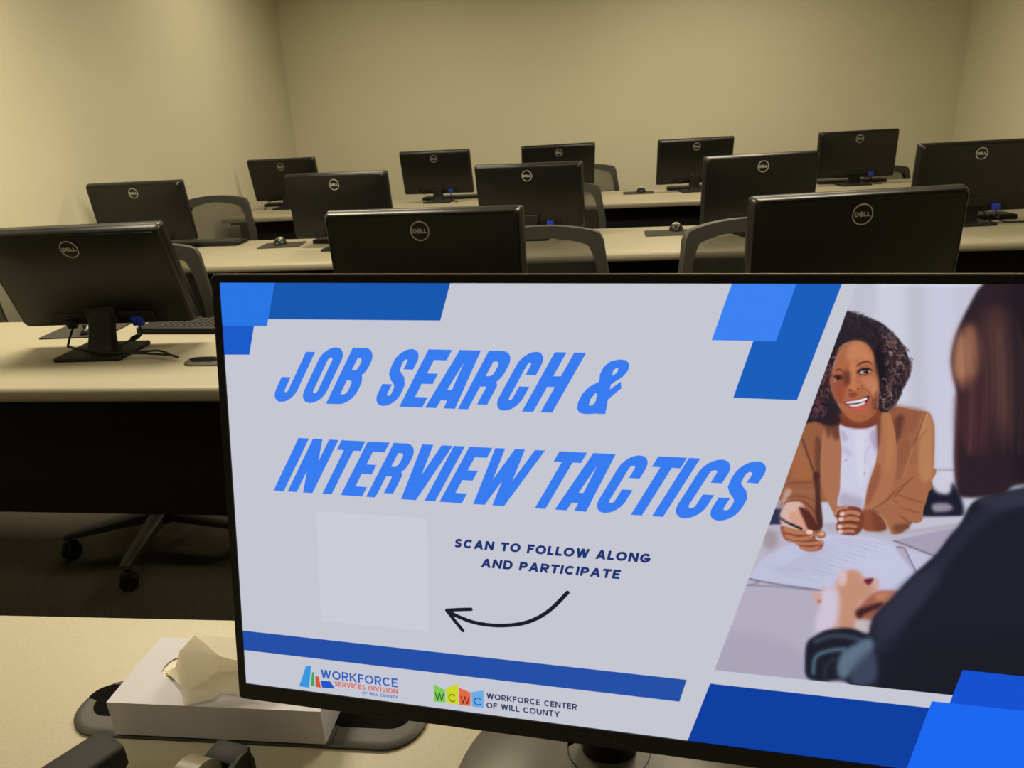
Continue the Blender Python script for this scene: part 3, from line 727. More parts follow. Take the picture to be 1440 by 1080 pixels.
    return t
# (x of top middle, y, yaw, tilt, z top, label, cable)
MON = [
 (-1.393, 1.815, 3., 20.5, 1.088, 'black monitor at the left of the nearest row, tipped back, cables round its neck', 'port'),
 (-.461, 1.857, -4.5, 4., 1.091, 'black monitor in the middle of the nearest row, just above the slide headline', 'plain'),
 (.569, 1.879, 9.5, 3., 1.090, 'black monitor in the nearest row, large on the right above the slide photo', 'plain'),
 (-2.333, 3.58, 0.1, 7., 1.080, 'black monitor in the middle row standing against the left wall', 'plain'),
 (-1.250, 3.454, -6.6, 5.7, 1.088, 'black monitor in the middle row, second from the left wall, right of a mouse pad', 'plain'),
 (-.374, 3.576, -7.4, 9.5, 1.082, 'black monitor in the centre of the middle row, blue plug showing under it', 'plain'),
 (.650, 3.514, 11.2, 4.1, 1.080, 'black monitor in the middle row, partly behind the left corner of the largest student monitor', 'plain'),
 (1.560, 3.576, 4.4, 3., 1.088, 'black monitor at the right end of the middle row, cut by the picture edge', 'right'),
 (-2.314, 5.310, -1.7, 11.4, 1.086, 'small black monitor in the back row in the corner by the left wall', 'left'),
 (-1.207, 5.340, -5.1, 9.7, 1.088, 'small black back row monitor second from the left wall, whole stand visible under it', 'plain'),
 (-.351, 5.38, 12.3, 9.8, 1.087, 'small black back row monitor with its lower half covered by the one before it', 'plain'),
 (.570, 5.38, 8.4, 9., 1.084, 'small black monitor in the back row, beside the mouse and pad on its left', 'plain'),
 (1.603, 5.38, 5.7, 3., 1.080, 'small black monitor in the back row, standing farthest to the right', 'plain'),
]
for x, y, rz, ti, zt, lab, cab in MON:
    make_monitor((x, y, DESK + .0006), R(rz), R(ti), zt, lab, cab)

# ------------------------------------------------------------------ keyboards, mice, pads
def kb_body():
    bm = bmesh.new()
    loft(bm, [[(x, y, z + (.004 if y < 0 else 0) * (z > .01)) for x, y in rrect(w, d, .008, 3)] for w, d, z in ((.440, .126, .001), (.444, .130, .004), (.442, .128, .014), (.434, .120, .017))])
    return bm
kbm = {}
def keyboard(label, loc, rz, keys):
    t = thing('keyboard', label, 'keyboard', loc, rz, 'black computer keyboards')
    bm = kb_body()
    if not keys:
        for r in range(5):
            for k in range(15): box(bm, (-.208 + k * .0277, -.046 + r * .0195, .016), (-.208 + k * .0277 + .024, -.046 + r * .0195 + .016, .023), 0, mi=1)
    obj('keyboard_body', bm, [BLKM, KEY], t, True, sharp=30)
    if keys:
        # local -y lies towards the screen (camera side), so the function row is at -y
        for r in range(6):
            y = -.048 + r * .0185; xs = []
            if r == 5: xs = [(-.205, .024), (-.178, .024), (-.152, .024), (-.092, .115), (-.005, .024), (.022, .024), (.049, .024)]
            else: xs = [(-.205 + .0195 * k, .0165) for k in range(14)]
            if r != 5: xs.append((.078, .017))
            for x, w in xs:
                key = (round(w, 4))
                if key not in kbm:
                    bm = bmesh.new(); loft(bm, [[(a, b, z) for a, b in rrect(ww, dd, .002, 2)] for ww, dd, z in ((w, .0165, 0), (w - .004, .0125, .007))])
                    me = bpy.data.meshes.new('key'); bmesh.ops.recalc_face_normals(bm, faces=bm.faces); bm.to_mesh(me); bm.free(); me.materials.append(KEY); kbm[key] = me
                o = bpy.data.objects.new('key', kbm[key]); C.objects.link(o); o.parent = t
                o.location = (-(x + .1 + w / 2 - .0165 / 2) + .04 if False else x + w / 2 + .06, y, .0165)
    return t
keyboard('black keyboard with visible keys on the near desk, reaching behind the big lit screen', (-1.19, 2.065, DESK), R(-3), True)
for x, y, rz, lab in ((-2.12, 3.72, 0, 'black keyboard under the middle row monitor by the left wall'), (-1.26, 3.68, -4, 'black keyboard in the middle row, only its end showing beside a mouse pad'),
                      (1.60, 3.74, 2, 'black keyboard under the right end monitor of the middle row'), (-2.36, 5.545, 0, 'black keyboard on the back row desk in the corner by the left wall'),
                      (-1.14, 5.545, 0, 'black keyboard behind the stand of the second back row monitor'), (.62, 5.545, 0, 'black keyboard on the back row desk right of a mouse'), (1.63, 5.545, 0, 'black keyboard under the rightmost back row monitor')):
    keyboard(lab, (x, y, DESK), R(rz), False)
def mouse(label, loc, rz):
    t = thing('computer_mouse', label, 'mouse', loc, rz, 'black computer mice on pads')
    bm = bmesh.new(); rings = []
    n = 14; L = .108
    for i in range(n + 1):
        u = i / n; y = -L / 2 + L * u; w = .031 * (math.sin(PI * min(max(u, .02), .98)) ** .42) * (1 - .08 * math.cos(PI * 2 * u)); h = .036 * (math.sin(PI * (.06 + .88 * u) ** 1.0) ** .6) * (.78 + .3 * u)
        rings.append([(w * math.cos(a) * (1.0 if math.sin(a) > 0 else 1.04), y, max(0.001, h * math.sin(a) if math.sin(a) > 0 else .001)) for a in [PI * 2 * k / 16 for k in range(16)]])
    loft(bm, rings); obj('mouse_body', bm, BLK, t, True, sharp=60)
    bm = bmesh.new(); tube(bm, [(-.004, -.034, .027), (.004, -.034, .027)], .008, 10, sm=0); obj('scroll_wheel', bm, DGREY, t, True)
    bm = bmesh.new(); rings = []
    for i in range(7):
        u = i / 6; a0 = R(58); a1 = R(122); y = -.012 + .036 * u; h = .036 * (math.sin(PI * (.06 + .88 * ((y + L / 2) / L))) ** .6) * (.78 + .3 * ((y + L / 2) / L)) + .0008
        rings.append([(.031 * math.cos(a0 + (a1 - a0) * k / 6), y, h * math.sin(a0 + (a1 - a0) * k / 6)) for k in range(7)])
    loft(bm, rings, cap=False, closed=False); obj('palm_badge', bm, SILV, t, True)
    return t
def pad(label, loc, rz, w=.2, d=.17):
    bm = bmesh.new(); loft(bm, [[(x, y, z) for x, y in rrect(w, d, .012, 4)] for z in (.0004, .0034)])
    return tag(obj('mouse_pad', bm, PAD, None, True, loc, (0, 0, rz), 40), label, 'mouse pad', 'dark mouse pads')
for x, y, rz, nm, side in ((-1.61, 2.06, 4, 'left of the stand of the leftmost near monitor', (.03, -.01)), (-1.64, 3.62, 6, 'on the middle row desk beside the middle front monitor', (-.02, .02)),
                     (.265, 3.60, 0, 'on the middle row desk between the two near chairs', (.045, .07)), (.195, 5.42, 0, 'on the back row desk left of the fourth monitor', (.02, .03))):
    pad('dark mouse pad ' + nm, (x, y, DESK), R(rz), .21, .165)
    mouse('black mouse on the pad ' + nm, (x + side[0], y + side[1], DESK + .0034), R(rz))

# ------------------------------------------------------------------ task chairs with net backs
def make_chair(label, loc, rz, phase=0., dz=0.):
    t = thing('task_chair', label, 'chair', loc, rz, 'black net-back task chairs')
    def outline(s):          # half outline of the back, s = inset
        w0, w1, w2, z0, z1, z2 = .200 - s, .228 - s, .20 - s, .93 - s * 1.05, .70, .50 + s
        pts = []
        top = []
        for i in range(9): a = i / 8; top.append((a * (w0 - .035), z0 + .012 - .016 * a ** 2.2))
        pts = top + [(w0 - .012, z0 - .012), (w0, z0 - .035), (w0 + .012, .82), (w1 - .002, .74), (w1, .66), (w2 + .01, .56), (w2 - .02, z2 + .012), (w2 - .06, z2), (.08, z2 - .004), (0, z2 - .004)]
        return pts + [(-x, z) for x, z in pts[::-1][1:-1]]
    def Y(x, z): return .235 + .055 * (z - .5) + .10 * max(0, z - .75) ** 1.3 - .22 * x * x
    def P(x, z, d=0.): return (x, Y(x, z) + d, z)
    fr = thing_part = None
    bm = bmesh.new(); o_, i_ = outline(0), outline(.037)
    loops = [[P(x, z, -.011) for x, z in o_], [P(x * .995, z, -.014) for x, z in o_], [P(x, z, -.014) for x, z in i_], [P(x, z, .012) for x, z in i_], [P(x * .995, z, .014) for x, z in o_], [P(x, z, .011) for x, z in o_]]
    loft(bm, loops + [loops[0]], cap=False)
    bmesh.ops.remove_doubles(bm, verts=bm.verts, dist=1e-5)
    bf = obj('backrest_frame', bm, CHAIRF, t, True, sharp=50)
    bm = bmesh.new(); m = outline(.033); n = len(m); half = n // 2
    right = m[:half + 1]; rows = 14
    zs = [.535 + (.885 - .535) * k / rows for k in range(rows + 1)]
    def wid(z):
        best = 0
        for (xa, za), (xb, zb) in zip(right, right[1:]):
            if (za - z) * (zb - z) <= 0 and abs(za - zb) > 1e-6: best = max(best, xa + (z - za) / (zb - za) * (xb - xa))
        return best
    grid = [[bm.verts.new(P(wid(z) * (k / 6 - 1), z, 0)) for k in range(13)] for z in zs]
    grid.append([bm.verts.new(P((.165) * (k / 6 - 1), .900 - .012 * abs(k / 6 - 1) ** 2, 0)) for k in range(13)])
    grid.insert(0, [bm.verts.new(P((.15) * (k / 6 - 1), .51, 0)) for k in range(13)])
    for a, b in zip(grid, grid[1:]):
        for k in range(12): bm.faces.new((a[k], a[k + 1], b[k + 1], b[k]))
    obj('backrest_mesh', bm, net_mat(), t, True)
    bm = bmesh.new(); tube(bm, [(0, .05, .42), (0, .18, .41), (0, .27, .45), (0, .262, .56)], .02, 8); obj('back_support', bm, BLKM, t, True)
    bm = bmesh.new(); rings = []
    for ww, dd, z, r in ((.40, .38, .43, .08), (.46, .45, .445, .10), (.48, .47, .47, .11), (.47, .46, .495, .11), (.42, .41, .508, .10), (.25, .25, .511, .08)): rings.append([(x, y - .01, z) for x, y in rrect(ww, dd, r, 5)])
    loft(bm, rings); obj('seat', bm, SEATF, t, True)
    bm = bmesh.new(); box(bm, (-.09, -.1, .385), (.09, .1, .43), .012)
    lathe(bm, [(.014, .2), (.014, .39)], 16); lathe(bm, [(.028, .085), (.028, .30), (.025, .305)], 16)
    obj('gas_column', bm, BLKM, t, True, sharp=40)
    bm = bmesh.new()
    lathe(bm, [(.045, .075), (.05, .09), (.045, .125), (.03, .13)], 20)
    for k in range(5):
        a = phase + 2 * PI * k / 5; c, s = math.cos(a), math.sin(a); rings = []
        for r, w, z0, z1 in ((.03, .026, .085, .122), (.15, .022, .08, .108), (.27, .018, .075, .095), (.30, .014, .072, .088)):
            rings.append([(r * c - x * s, r * s + x * c, z) for x, z in ((-w, z0), (w, z0), (w, z1 - .006), (w * .5, z1), (-w * .5, z1), (-w, z1 - .006))])
        loft(bm, rings)
    st = obj('star_base', bm, CHAIRF, t, True, sharp=35)
    for k in range(5):
        a = phase + 2 * PI * k / 5; c, s = math.cos(a), math.sin(a)
        b2 = bmesh.new()
        for dx in (-.017, .003):
            n_ = 18; p0 = [(dx, .027 * math.cos(2 * PI * q / n_) + .0, .027 + .027 * math.sin(2 * PI * q / n_)) for q in range(n_)]
            loft(b2, [p0, [(x + .014, y, z) for x, y, z in p0]])
        box(b2, (-.02, -.012, .03), (.02, .02, .062), .006); tube(b2, [(0, 0, .05), (0, 0, .082)], .006, 8, sm=0)
        obj('caster', b2, BLKM, t, True, (.29 * c, .29 * s, 0), (0, 0, a + .8 + k * .9), 40)
    for o in t.children:
        if o.name.split('.')[0] in ('backrest_frame', 'backrest_mesh', 'back_support', 'seat'): o.location.z = dz
    return t
CH = [(-1.50, 2.06, 12, 51, .015, 'black task chair pushed under the near desk, its five-arm base visible below the front panel'),
      (-2.34, 2.53, 0, 42, 0, 'black task chair under the near desk, almost hidden behind the leftmost monitor'),
      (-.235, 2.20, -3, 10, .008, 'black net-back chair just right of the middle monitor of the nearest row'),
      (.51, 2.22, 24, 50, .01, 'black net-back chair turned at an angle, left of the largest monitor on the right'),
      (-2.27, 3.95, 0, 20, 0, 'black net-back chair in the middle row beside the monitor against the left wall'),
      (-.25, 3.95, 0, 33, -.01, 'black net-back chair behind the blue-plug monitor in the centre of the middle row'),
      (-.17, 5.76, -4, 5, -.04, 'black net-back chair against the back wall, right of the half-covered back row monitor'),
      (2.08, 5.60, 28, 60, -.13, 'low black net-back chair at the right end of the back row, turned away')]
for x, y, rz, ph, dz, lab in CH: make_chair(lab, (x, y, 0), R(rz), R(ph), dz)
# ------------------------------------------------------------------ the big lit monitor
SH = .299; SW = SH * 16 / 9
yaw, tlt, rol = -0.0920808204220096, 0.19130690413786977, -0.006917377045416208
TLc = Vector((-0.26713245908196104, 0.4810658590264692, 1.1999166404436126))
X_ = Vector((math.cos(yaw), math.sin(yaw), 0)); N_ = Vector((math.sin(yaw) * math.cos(tlt), -math.cos(yaw) * math.cos(tlt), math.sin(tlt))); Y_ = N_.cross(X_)
X2 = math.cos(rol) * X_ + math.sin(rol) * Y_; Y2 = -math.sin(rol) * X_ + math.cos(rol) * Y_
MH_ = Matrix((X2, Y2, N_)).transposed().to_4x4(); MH_.translation = TLc
BC = Vector((-.003, .492, DESK + .0004))
big = thing('presentation_monitor', 'large monitor on the front desk, lit with a blue and white JOB SEARCH slide', 'monitor', BC, 0)
ML = Matrix.Translation(-BC) @ MH_
housing = None
def H_(name, bm, m, smooth=True, sharp=30):
    global housing
    o = obj(name, bm, m, housing or big, smooth, sharp=sharp)
    if housing is None: o.matrix_local = ML; housing = o
    return o
# housing: x right, y up, z towards the viewer, origin at the picture's top left corner
bl, bt, bb = .0062, .0056, .0128
cx, cy = SW / 2, -SH / 2 - (bb - bt) / 2; fw, fh = SW + 2 * bl, SH + bt + bb
bm = bmesh.new(); rings = []
for z, ins, r in ((.0012, .0006, .003), (.0004, 0, .0035), (-.010, 0, .004), (-.012, .001, .004), (-.018, .012, .01), (-.034, .06, .03), (-.044, .12, .04)):
    rings.append([(x, y, z) for x, y in rrect(fw - 2 * ins, fh - 2 * ins * (.8 if ins > .02 else 1), r, 5, cx, cy)])
loft(bm, rings, cap=False)
bm.faces.new([bm.verts.new(v) for v in rings[-1]])
H_('housing', bm, mat('bezel_black', (15, 13, 13), .42, spec=.35))
# front bezel ring around the picture
bm = bmesh.new()
out = [(x, y, .0012) for x, y in rrect(fw - .0012, fh - .0012, .003, 5, cx, cy)]
inn = [(x, y, .0012) for x, y in rrect(SW, SH, .0004, 5, SW / 2, -SH / 2)]
inn2 = [(x, y, -.0002) for x, y, z in inn]
loft(bm, [out, inn, inn2], cap=False)
H_('bezel', bm, mat('bezel_face', (15, 13, 14), .4, spec=.3))
bm = bmesh.new(); box(bm, (.002 - bl, bt - .0008, -.009), (SW + bl - .002, bt + .0004, .0008), .0003); H_('top_rim_highlight', bm, mat('rim_highlight', (150, 142, 118), .4, metal=.3))  # pale strip on top: ceiling light's reflection put into the colour
bm = bmesh.new()
x = cx - .017
for pl in textline('DELL', x, x + .034, cy - fh / 2 + .0042, .0048, .0008):
    vs = [bm.verts.new((a, b, .0014)) for a, b in pl]
    bm.faces.new(vs)
H_('bezel_badge', bm, mat('dark_badge', (30, 27, 26), .4), False)

# ---- slide. measured positions in the picture plane: a right, b down, picture height = 1
HM = [[0.0018484988710092097, -0.00012155258655620563, -0.5234686330184285], [-3.4906623075241737e-06, 0.0016345775222670429, -0.6487685800217989], [0.00023085725426019924, -0.0001665126011207658, 1.0]]
def sl(u, v):
    w = HM[2][0] * u + HM[2][1] * v + 1
    return ((HM[0][0] * u + HM[0][1] * v + HM[0][2]) / w, (HM[1][0] * u + HM[1][1] * v + HM[1][2]) / w)
def clip(p, A=0., B=0., A2=16 / 9, B2=1.):
    for ax, lim, sg in ((0, A, 1), (0, A2, -1), (1, B, 1), (1, B2, -1)):
        q = []
        for i in range(len(p)):
            a, b = p[i - 1], p[i]; da, db = (a[ax] - lim) * sg, (b[ax] - lim) * sg
            if (da >= 0) != (db >= 0):
                t = da / (da - db); q.append((a[0] + t * (b[0] - a[0]), a[1] + t * (b[1] - a[1])))
            if db >= 0: q.append(b)
        p = q
        if not p: return p
    return p
sbm = bmesh.new(); smats = []; clay = sbm.loops.layers.float_color.new('Picture')
def smat(m):
    if m not in smats: smats.append(m)
    return smats.index(m)
def sface(pts, z, mi):
    pts = clip(pts)
    if len(pts) < 3: return
    vs = [sbm.verts.new((a * SH, -b * SH, z * 1e-4)) for a, b in pts]
    if len(vs) > 4:
        for tri in tessellate_polygon([[v.co for v in vs]]):
            try: f = sbm.faces.new([vs[i] for i in tri]); f.material_index = mi
            except ValueError: pass
    else:
        try: sbm.faces.new(vs).material_index = mi
        except ValueError: pass
def spx(pts, z, rgb, o=(0, 0, 1)):
    sface([sl(o[0] + x / o[2], o[1] + y / o[2]) for x, y in pts], z, smat(glow('slide_%d_%d_%d' % rgb, rgb)))
def stext(txt, a0, a1, b, cap, t, z, rgb, shear=0., gap=.14):
    for pl in textline(txt, a0, a1, 0, cap, t, shear, gap):
        sface([(x, b - y) for x, y in pl], z, smat(glow('slide_%d_%d_%d' % rgb, rgb)))
# picture colours stored per corner (background tone of the slide and the photo on it)
pm = bpy.data.materials.new('slide_picture'); pm.use_nodes = True; nt = pm.node_tree; nt.nodes.clear()
at = nt.nodes.new('ShaderNodeAttribute'); at.attribute_name = 'Picture'; e = nt.nodes.new('ShaderNodeEmission'); o = nt.nodes.new('ShaderNodeOutputMaterial')
nt.links.new(at.outputs['Color'], e.inputs[0]); nt.links.new(e.outputs[0], o.inputs[0])
PI_ = smat(pm)
BG = (197, 199, 211)
def bgcol(a, b):
    return BG
NX, NY = 24, 14
gv = [[sbm.verts.new((i / NX * SW, -j / NY * SH, 0)) for i in range(NX + 1)] for j in range(NY + 1)]
for j in range(NY):
    for i in range(NX):
        f = sbm.faces.new((gv[j + 1][i], gv[j + 1][i + 1], gv[j][i + 1], gv[j][i])); f.material_index = PI_
        for lp in f.loops:
            lp[clay] = (*lin(bgcol(lp.vert.co.x / SH, -lp.vert.co.y / SH)), 1)
# corner blocks
spx([(250, 380), (640, 380), (633.3, 398), (619.3, 450.8), (378, 448.8), (300, 448.4)], 2, (24, 88, 176))
spx([(280, 380), (390, 380), (375.8, 458.3), (280, 458.3)], 3, (42, 118, 226))
spx([(280, 458.3), (357.5, 458.3), (351, 498.7), (280, 498.7)], 3, (28, 92, 203))
spx([(1120, 390), (1188, 385), (1183.5, 400), (1120.6, 562.8), (1031, 559.3), (1059, 480)], 2, (26, 94, 190))
spx([(1033, 388), (1124, 388), (1090.8, 480), (1000.8, 478.3)], 3, (60, 130, 240))
# band near the bottom, bottom right blocks
spx([(330, 885.3), (965.7, 955.8), (955.4, 986.5), (330, 912.3)], 2, (37, 80, 168))
spx([(998.7, 961), (1305, 995), (1700, 1039), (1700, 1300), (940, 1180), (967.4, 1040)], 2, (15, 63, 160))
spx([(1353.5, 941.6), (1900, 1001), (1900, 1300), (1290, 1130), (1335.8, 986.5)], 4, (22, 82, 208))
spx([(1310, 985.4), (1900, 1048), (1900, 1300), (1240, 1180), (1277.7, 1072)], 5, (30, 104, 240))
# headline
T = (56, 124, 240)
def head(seq, b, cap):
    for ch, a0, a1 in seq:
        W = a1 - a0; t = W if ch == 'I' else .0228 if ch in 'JOCSR' else .0215 if ch == 'W' else .0235 if ch in 'BNT' else .0250
        if ch in 'AV': W += 0
        for pl in strokes(ch, W, cap, t, .0235, .17 if ch != 'S' else .17): sface([(a0 + x + .548 * y, b - y) for x, y in pl], 6, smat(glow('slide_%d_%d_%d' % T, T)))
head([('J', .1127, .1670), ('O', .184, .2406), ('B', .2530, .3145), ('S', .3642, .4202), ('E', .4310, .4850), ('A', .492, .5603), ('R', .5675, .6280), ('C', .6443, .6979), ('H', .7110, .7772)], .2742, .1306)
head([('I', .1078, .1344), ('N', .1443, .2082), ('T', .2158, .2745), ('E', .28, .3334), ('R', .3432, .4040), ('V', .4115, .4817), ('I', .4849, .5103), ('E', .5207, .5731), ('W', .5800, .6899), ('T', .7218, .7813), ('A', .7845, .8523), ('C', .864, .9212), ('T', .9306, .9896), ('I', .9930, 1.016), ('C', 1.0294, 1.0887), ('S', 1.0997, 1.1587)], .4895, .1315)
o_ = (630, 470, 16 / 3)
amp = [(1095, 595), (1040, 598), (988, 590), (968, 560), (975, 510), (1008, 445), (1060, 393), (1133, 355), (1140, 300), (1170, 240), (1220, 203), (1290, 187), (1340, 195), (1360, 225), (1352, 270), (1312, 318), (1250, 358), (1222, 378), (1215, 412), (1297, 354), (1300, 405), (1240, 455), (1200, 490), (1192, 540), (1180, 598), (1095, 594), (1092, 575)]
spx(amp, 6, T, o_)
for h in ([(1232, 308), (1240, 272), (1262, 253), (1278, 255), (1270, 285), (1242, 306)], [(1057, 530), (1068, 488), (1110, 437), (1118, 450), (1107, 508), (1080, 534)]): spx(h, 7, BG, o_)
# pale tile (its square code left out)
spx([(445, 718.5), (601, 729), (603.5, 888), (452, 873)], 2, (203, 204, 216))
NV = (32, 50, 112)
stext('SCAN TO FOLLOW ALONG', .5525, .9905, .5952, .0212, .0060, 3, NV, .2)
stext('AND PARTICIPATE', .6150, .9265, .6372, .0212, .0060, 3, NV, .2)
# arrow
def stroke_px(pts, w, z, rgb):
    q = [Vector(sl(*p)) for p in pts]; r = []
    for i in range(len(q) - 1):
        a, b, c, d = q[max(i - 1, 0)], q[i], q[i + 1], q[min(i + 2, len(q) - 1)]
        for k in range(5):
            t = k / 5; r.append(.5 * (2 * b + (c - a) * t + (2 * a - 5 * b + 4 * c - d) * t * t + (3 * b - a - 3 * c + d) * t ** 3))
    r.append(q[-1]); m = smat(glow('slide_%d_%d_%d' % rgb, rgb))
    for i, v in enumerate(r):
        sface([(v.x + w / 2 * math.cos(k * PI / 6), v.y + w / 2 * math.sin(k * PI / 6)) for k in range(12)] if i in (0, len(r) - 1) else [], z, m) if i in (0, len(r) - 1) else None
        if i:
            d = (r[i] - r[i - 1]).normalized() * w / 2; n = Vector((-d.y, d.x)); e_ = d * .15
            sface([tuple(r[i - 1] + n - e_), tuple(r[i] + n + e_), tuple(r[i] - n + e_), tuple(r[i - 1] - n - e_)], z, m)
AR = (30, 30, 42)
stroke_px([(798.3, 833), (771, 859.5), (740.5, 875), (704.4, 879.5), (671, 876), (645, 867), (629, 858.5)], .0092, 3, AR)
stroke_px([(662.5, 856.5), (645, 857), (628.5, 858)], .0086, 3, AR); stroke_px([(628.5, 858), (640, 873), (651, 886.5)], .0086, 3, AR)
# logo of the services division
o_ = (410, 925, 9.)
spx([(185, 100), (250, 103), (225, 378), (98, 358)], 3, (58, 150, 222), o_)
spx([(262, 182), (290, 176), (292, 356), (243, 352)], 3, (62, 168, 92), o_)
spx([(303, 232), (347, 236), (374, 380), (306, 362)], 3, (214, 84, 54), o_)
spx([(368, 285), (490, 296), (552, 388), (390, 376)], 3, (38, 86, 196), o_)
stext('WORKFORCE', .2069, .4059, .9596, .0228, .0046, 3, (52, 96, 186), 0, .12)
stext('SERVICES DIVISION', .2420, .4056, .9765, .0125, .0024, 3, (214, 94, 70), 0, .16)
stext('OF WILL COUNTY', .3140, .4052, .9893, .0080, .0017, 3, (82, 124, 196), 0, .16)
# logo of the centre
o_ = (600, 950, 6.545)
spx([(65, 75), (172, 134), (172, 247), (68, 238)], 3, (124, 200, 84), o_)
spx([(180, 115), (290, 70), (292, 264), (182, 250)], 3, (204, 212, 40), o_)
spx([(298, 108), (405, 156), (405, 278), (300, 268)], 3, (228, 104, 66), o_)
spx([(413, 150), (524, 135), (524, 295), (418, 284)], 3, (108, 172, 230), o_)
def pxw(txt, u0, v0, u1, v1, capv, t, rgb, z=3, gap=.14):
    a0, b0 = sl(600 + u0 / 6.545, 950 + v0 / 6.545); a1, b1 = sl(600 + u1 / 6.545, 950 + v1 / 6.545); _, b2 = sl(600 + u0 / 6.545, 950 + capv / 6.545)
    stext(txt, a0, a1, (b0 + b1) / 2, b0 - b2, t, z, rgb, 0, gap)
pxw('W', 78, 224, 163, 232, 152, .0022, (26, 66, 40), 4); pxw('C', 203, 238, 272, 242, 166, .0024, (64, 84, 24), 4)
pxw('W', 312, 254, 397, 262, 186, .0022, (92, 36, 40), 4); pxw('C', 434, 268, 510, 273, 198, .0026, (24, 66, 128), 4)
pxw('WORKFORCE CENTER', 553, 212, 1383, 314, 160, .0030, (36, 44, 84), 3, .13)
pxw('OF WILL COUNTY', 551, 299, 1225, 377, 247, .0030, (36, 44, 84), 3, .13)
# photo on the slide
pho = paint_photo()
ed = [(1208, 388), (1203.6, 401.5), (1131.7, 600), (1103.3, 680), (1004.6, 942.2), (1104.6, 952.9), (1336, 977.3), (1900, 1037), (1900, 388)]
xs = [1000.]
while xs[-1] < 1560: xs.append(xs[-1] + (.75 if 1125 < xs[-1] < 1300 else 1.25 if xs[-1] < 1442 else 5))
ys = [398.]
while ys[-1] < 1110: ys.append(ys[-1] + (.75 if 430 < ys[-1] < 625 else 1.25 if ys[-1] < 985 else 5))
xs = np.array(xs); ys = np.array(ys)
def edge_x(v):           # slanted left edge of the photo
    pts = ed[:5]
    for (x0, y0), (x1, y1) in zip(pts, pts[1:]):
        if y0 <= v <= y1: return x0 + (v - y0) / (y1 - y0) * (x1 - x0)
    return 1004.6
def edge_y(u): return 942.2 + (u - 1004.6) * (977.3 - 942.2) / (1336 - 1004.6)
ys = ys[ys <= 1060]
pv, pf, pc = [], [], []
ny, nx = len(ys), len(xs)
def samp(u, v):
    fx = (u - pho.x0) * pho.k - .5; fy = (v - pho.y0) * pho.k - .5
    x0 = int(min(max(fx, 0), pho.w - 2)); y0 = int(min(max(fy, 0), pho.h - 2)); tx = min(max(fx - x0, 0), 1); ty = min(max(fy - y0, 0), 1)
    c = pho.c
    return (c[y0, x0] * (1 - tx) + c[y0, x0 + 1] * tx) * (1 - ty) + (c[y0 + 1, x0] * (1 - tx) + c[y0 + 1, x0 + 1] * tx) * ty
idx = {}
for j, v0 in enumerate(ys):
    ex = edge_x(v0)
    for i, u0 in enumerate(xs):
        u, v = max(u0, ex), v0
        a, b = sl(u, min(v, edge_y(u)))
        idx[j, i] = len(pv); pv.append((min(a, 16 / 9) * SH, -max(b, 0.) * SH, 1e-4)); pc.append(samp(u, v))
for j in range(ny - 1):
    for i in range(nx - 1):
        if xs[i + 1] <= edge_x(ys[j]) - 2 or ys[j] > edge_y(xs[i + 1]) or sl(xs[i], ys[j])[0] > 16 / 9: continue
        pf.append((idx[j + 1, i], idx[j + 1, i + 1], idx[j, i + 1], idx[j, i]))
# whole screen as one mesh: slide shapes first, then the photo grid
sme = bpy.data.meshes.new('screen'); sbm.to_mesh(sme); sbm.free()
nv0, nf0 = len(sme.vertices), len(sme.polygons)
V = np.empty(nv0 * 3, 'f'); sme.vertices.foreach_get('co', V); V = V.reshape(-1, 3)
cols0 = np.empty(len(sme.loops) * 4, 'f'); sme.color_attributes['Picture'].data.foreach_get('color', cols0)
polys = [tuple(p.vertices) for p in sme.polygons]; mis = [p.material_index for p in sme.polygons]
fin = bpy.data.meshes.new('screen')
fin.from_pydata([tuple(v) for v in V.tolist()] + pv, [], polys + [tuple(nv0 + k for k in f) for f in pf])
for m in smats: fin.materials.append(m)
fin.polygons.foreach_set('material_index', np.array(mis + [PI_] * len(pf), dtype='i'))
pcn = np.clip(np.array(pc), 0, 1); pcn = np.where(pcn <= .04045, pcn / 12.92, ((pcn + .055) / 1.055) ** 2.4)
lv = np.array(pf).ravel(); extra = np.ones((len(lv), 4), 'f'); extra[:, :3] = pcn[lv]
ca = fin.color_attributes.new('Picture', 'FLOAT_COLOR', 'CORNER')
ca.data.foreach_set('color', np.concatenate([cols0, extra.ravel()]).astype('f'))
bpy.data.meshes.remove(sme); fin.update()
scr = bpy.data.objects.new('screen', fin); C.objects.link(scr); scr.parent = housing

# stand: round foot, ring, column
bm = bmesh.new(); lathe(bm, [(.137, 0), (.139, .002), (.139, .006), (.136, .009), (.06, .0105), (.02, .011)], 72)
obj('stand_base', bm, GREYB, big, True, sharp=50)
bm = bmesh.new(); lathe(bm, [(.0370, .0105), (.0376, .0118), (.0382, .0118), (.0386, .0105)], 48, (-.002, .048)); obj('base_ring', bm, BLK, big, True)
bm = bmesh.new()
top = ML @ Vector((SW / 2, -SH * .5, -.05))
rings = []
for k in range(9):
    t = k / 8; z = .011 + t * (top.z + .03 - .011)
    rings.append([(-.002 + (.026 + .006 * t) * math.cos(a), .048 + .02 * math.sin(a), z) for a in [2 * PI * q / 24 for q in range(24)]])
loft(bm, rings); obj('stand_column', bm, BLK, big, True, sharp=50)
bm = bmesh.new(); q = rrect(.1, .1, .01, 3)
M2 = Matrix.Translation(top) @ MH_.to_3x3().to_4x4()
loft(bm, [[M2 @ Vector((x, y, z)) for x, y in q] for z in (.012, -.045)]); obj('mount_head', bm, BLK, big)

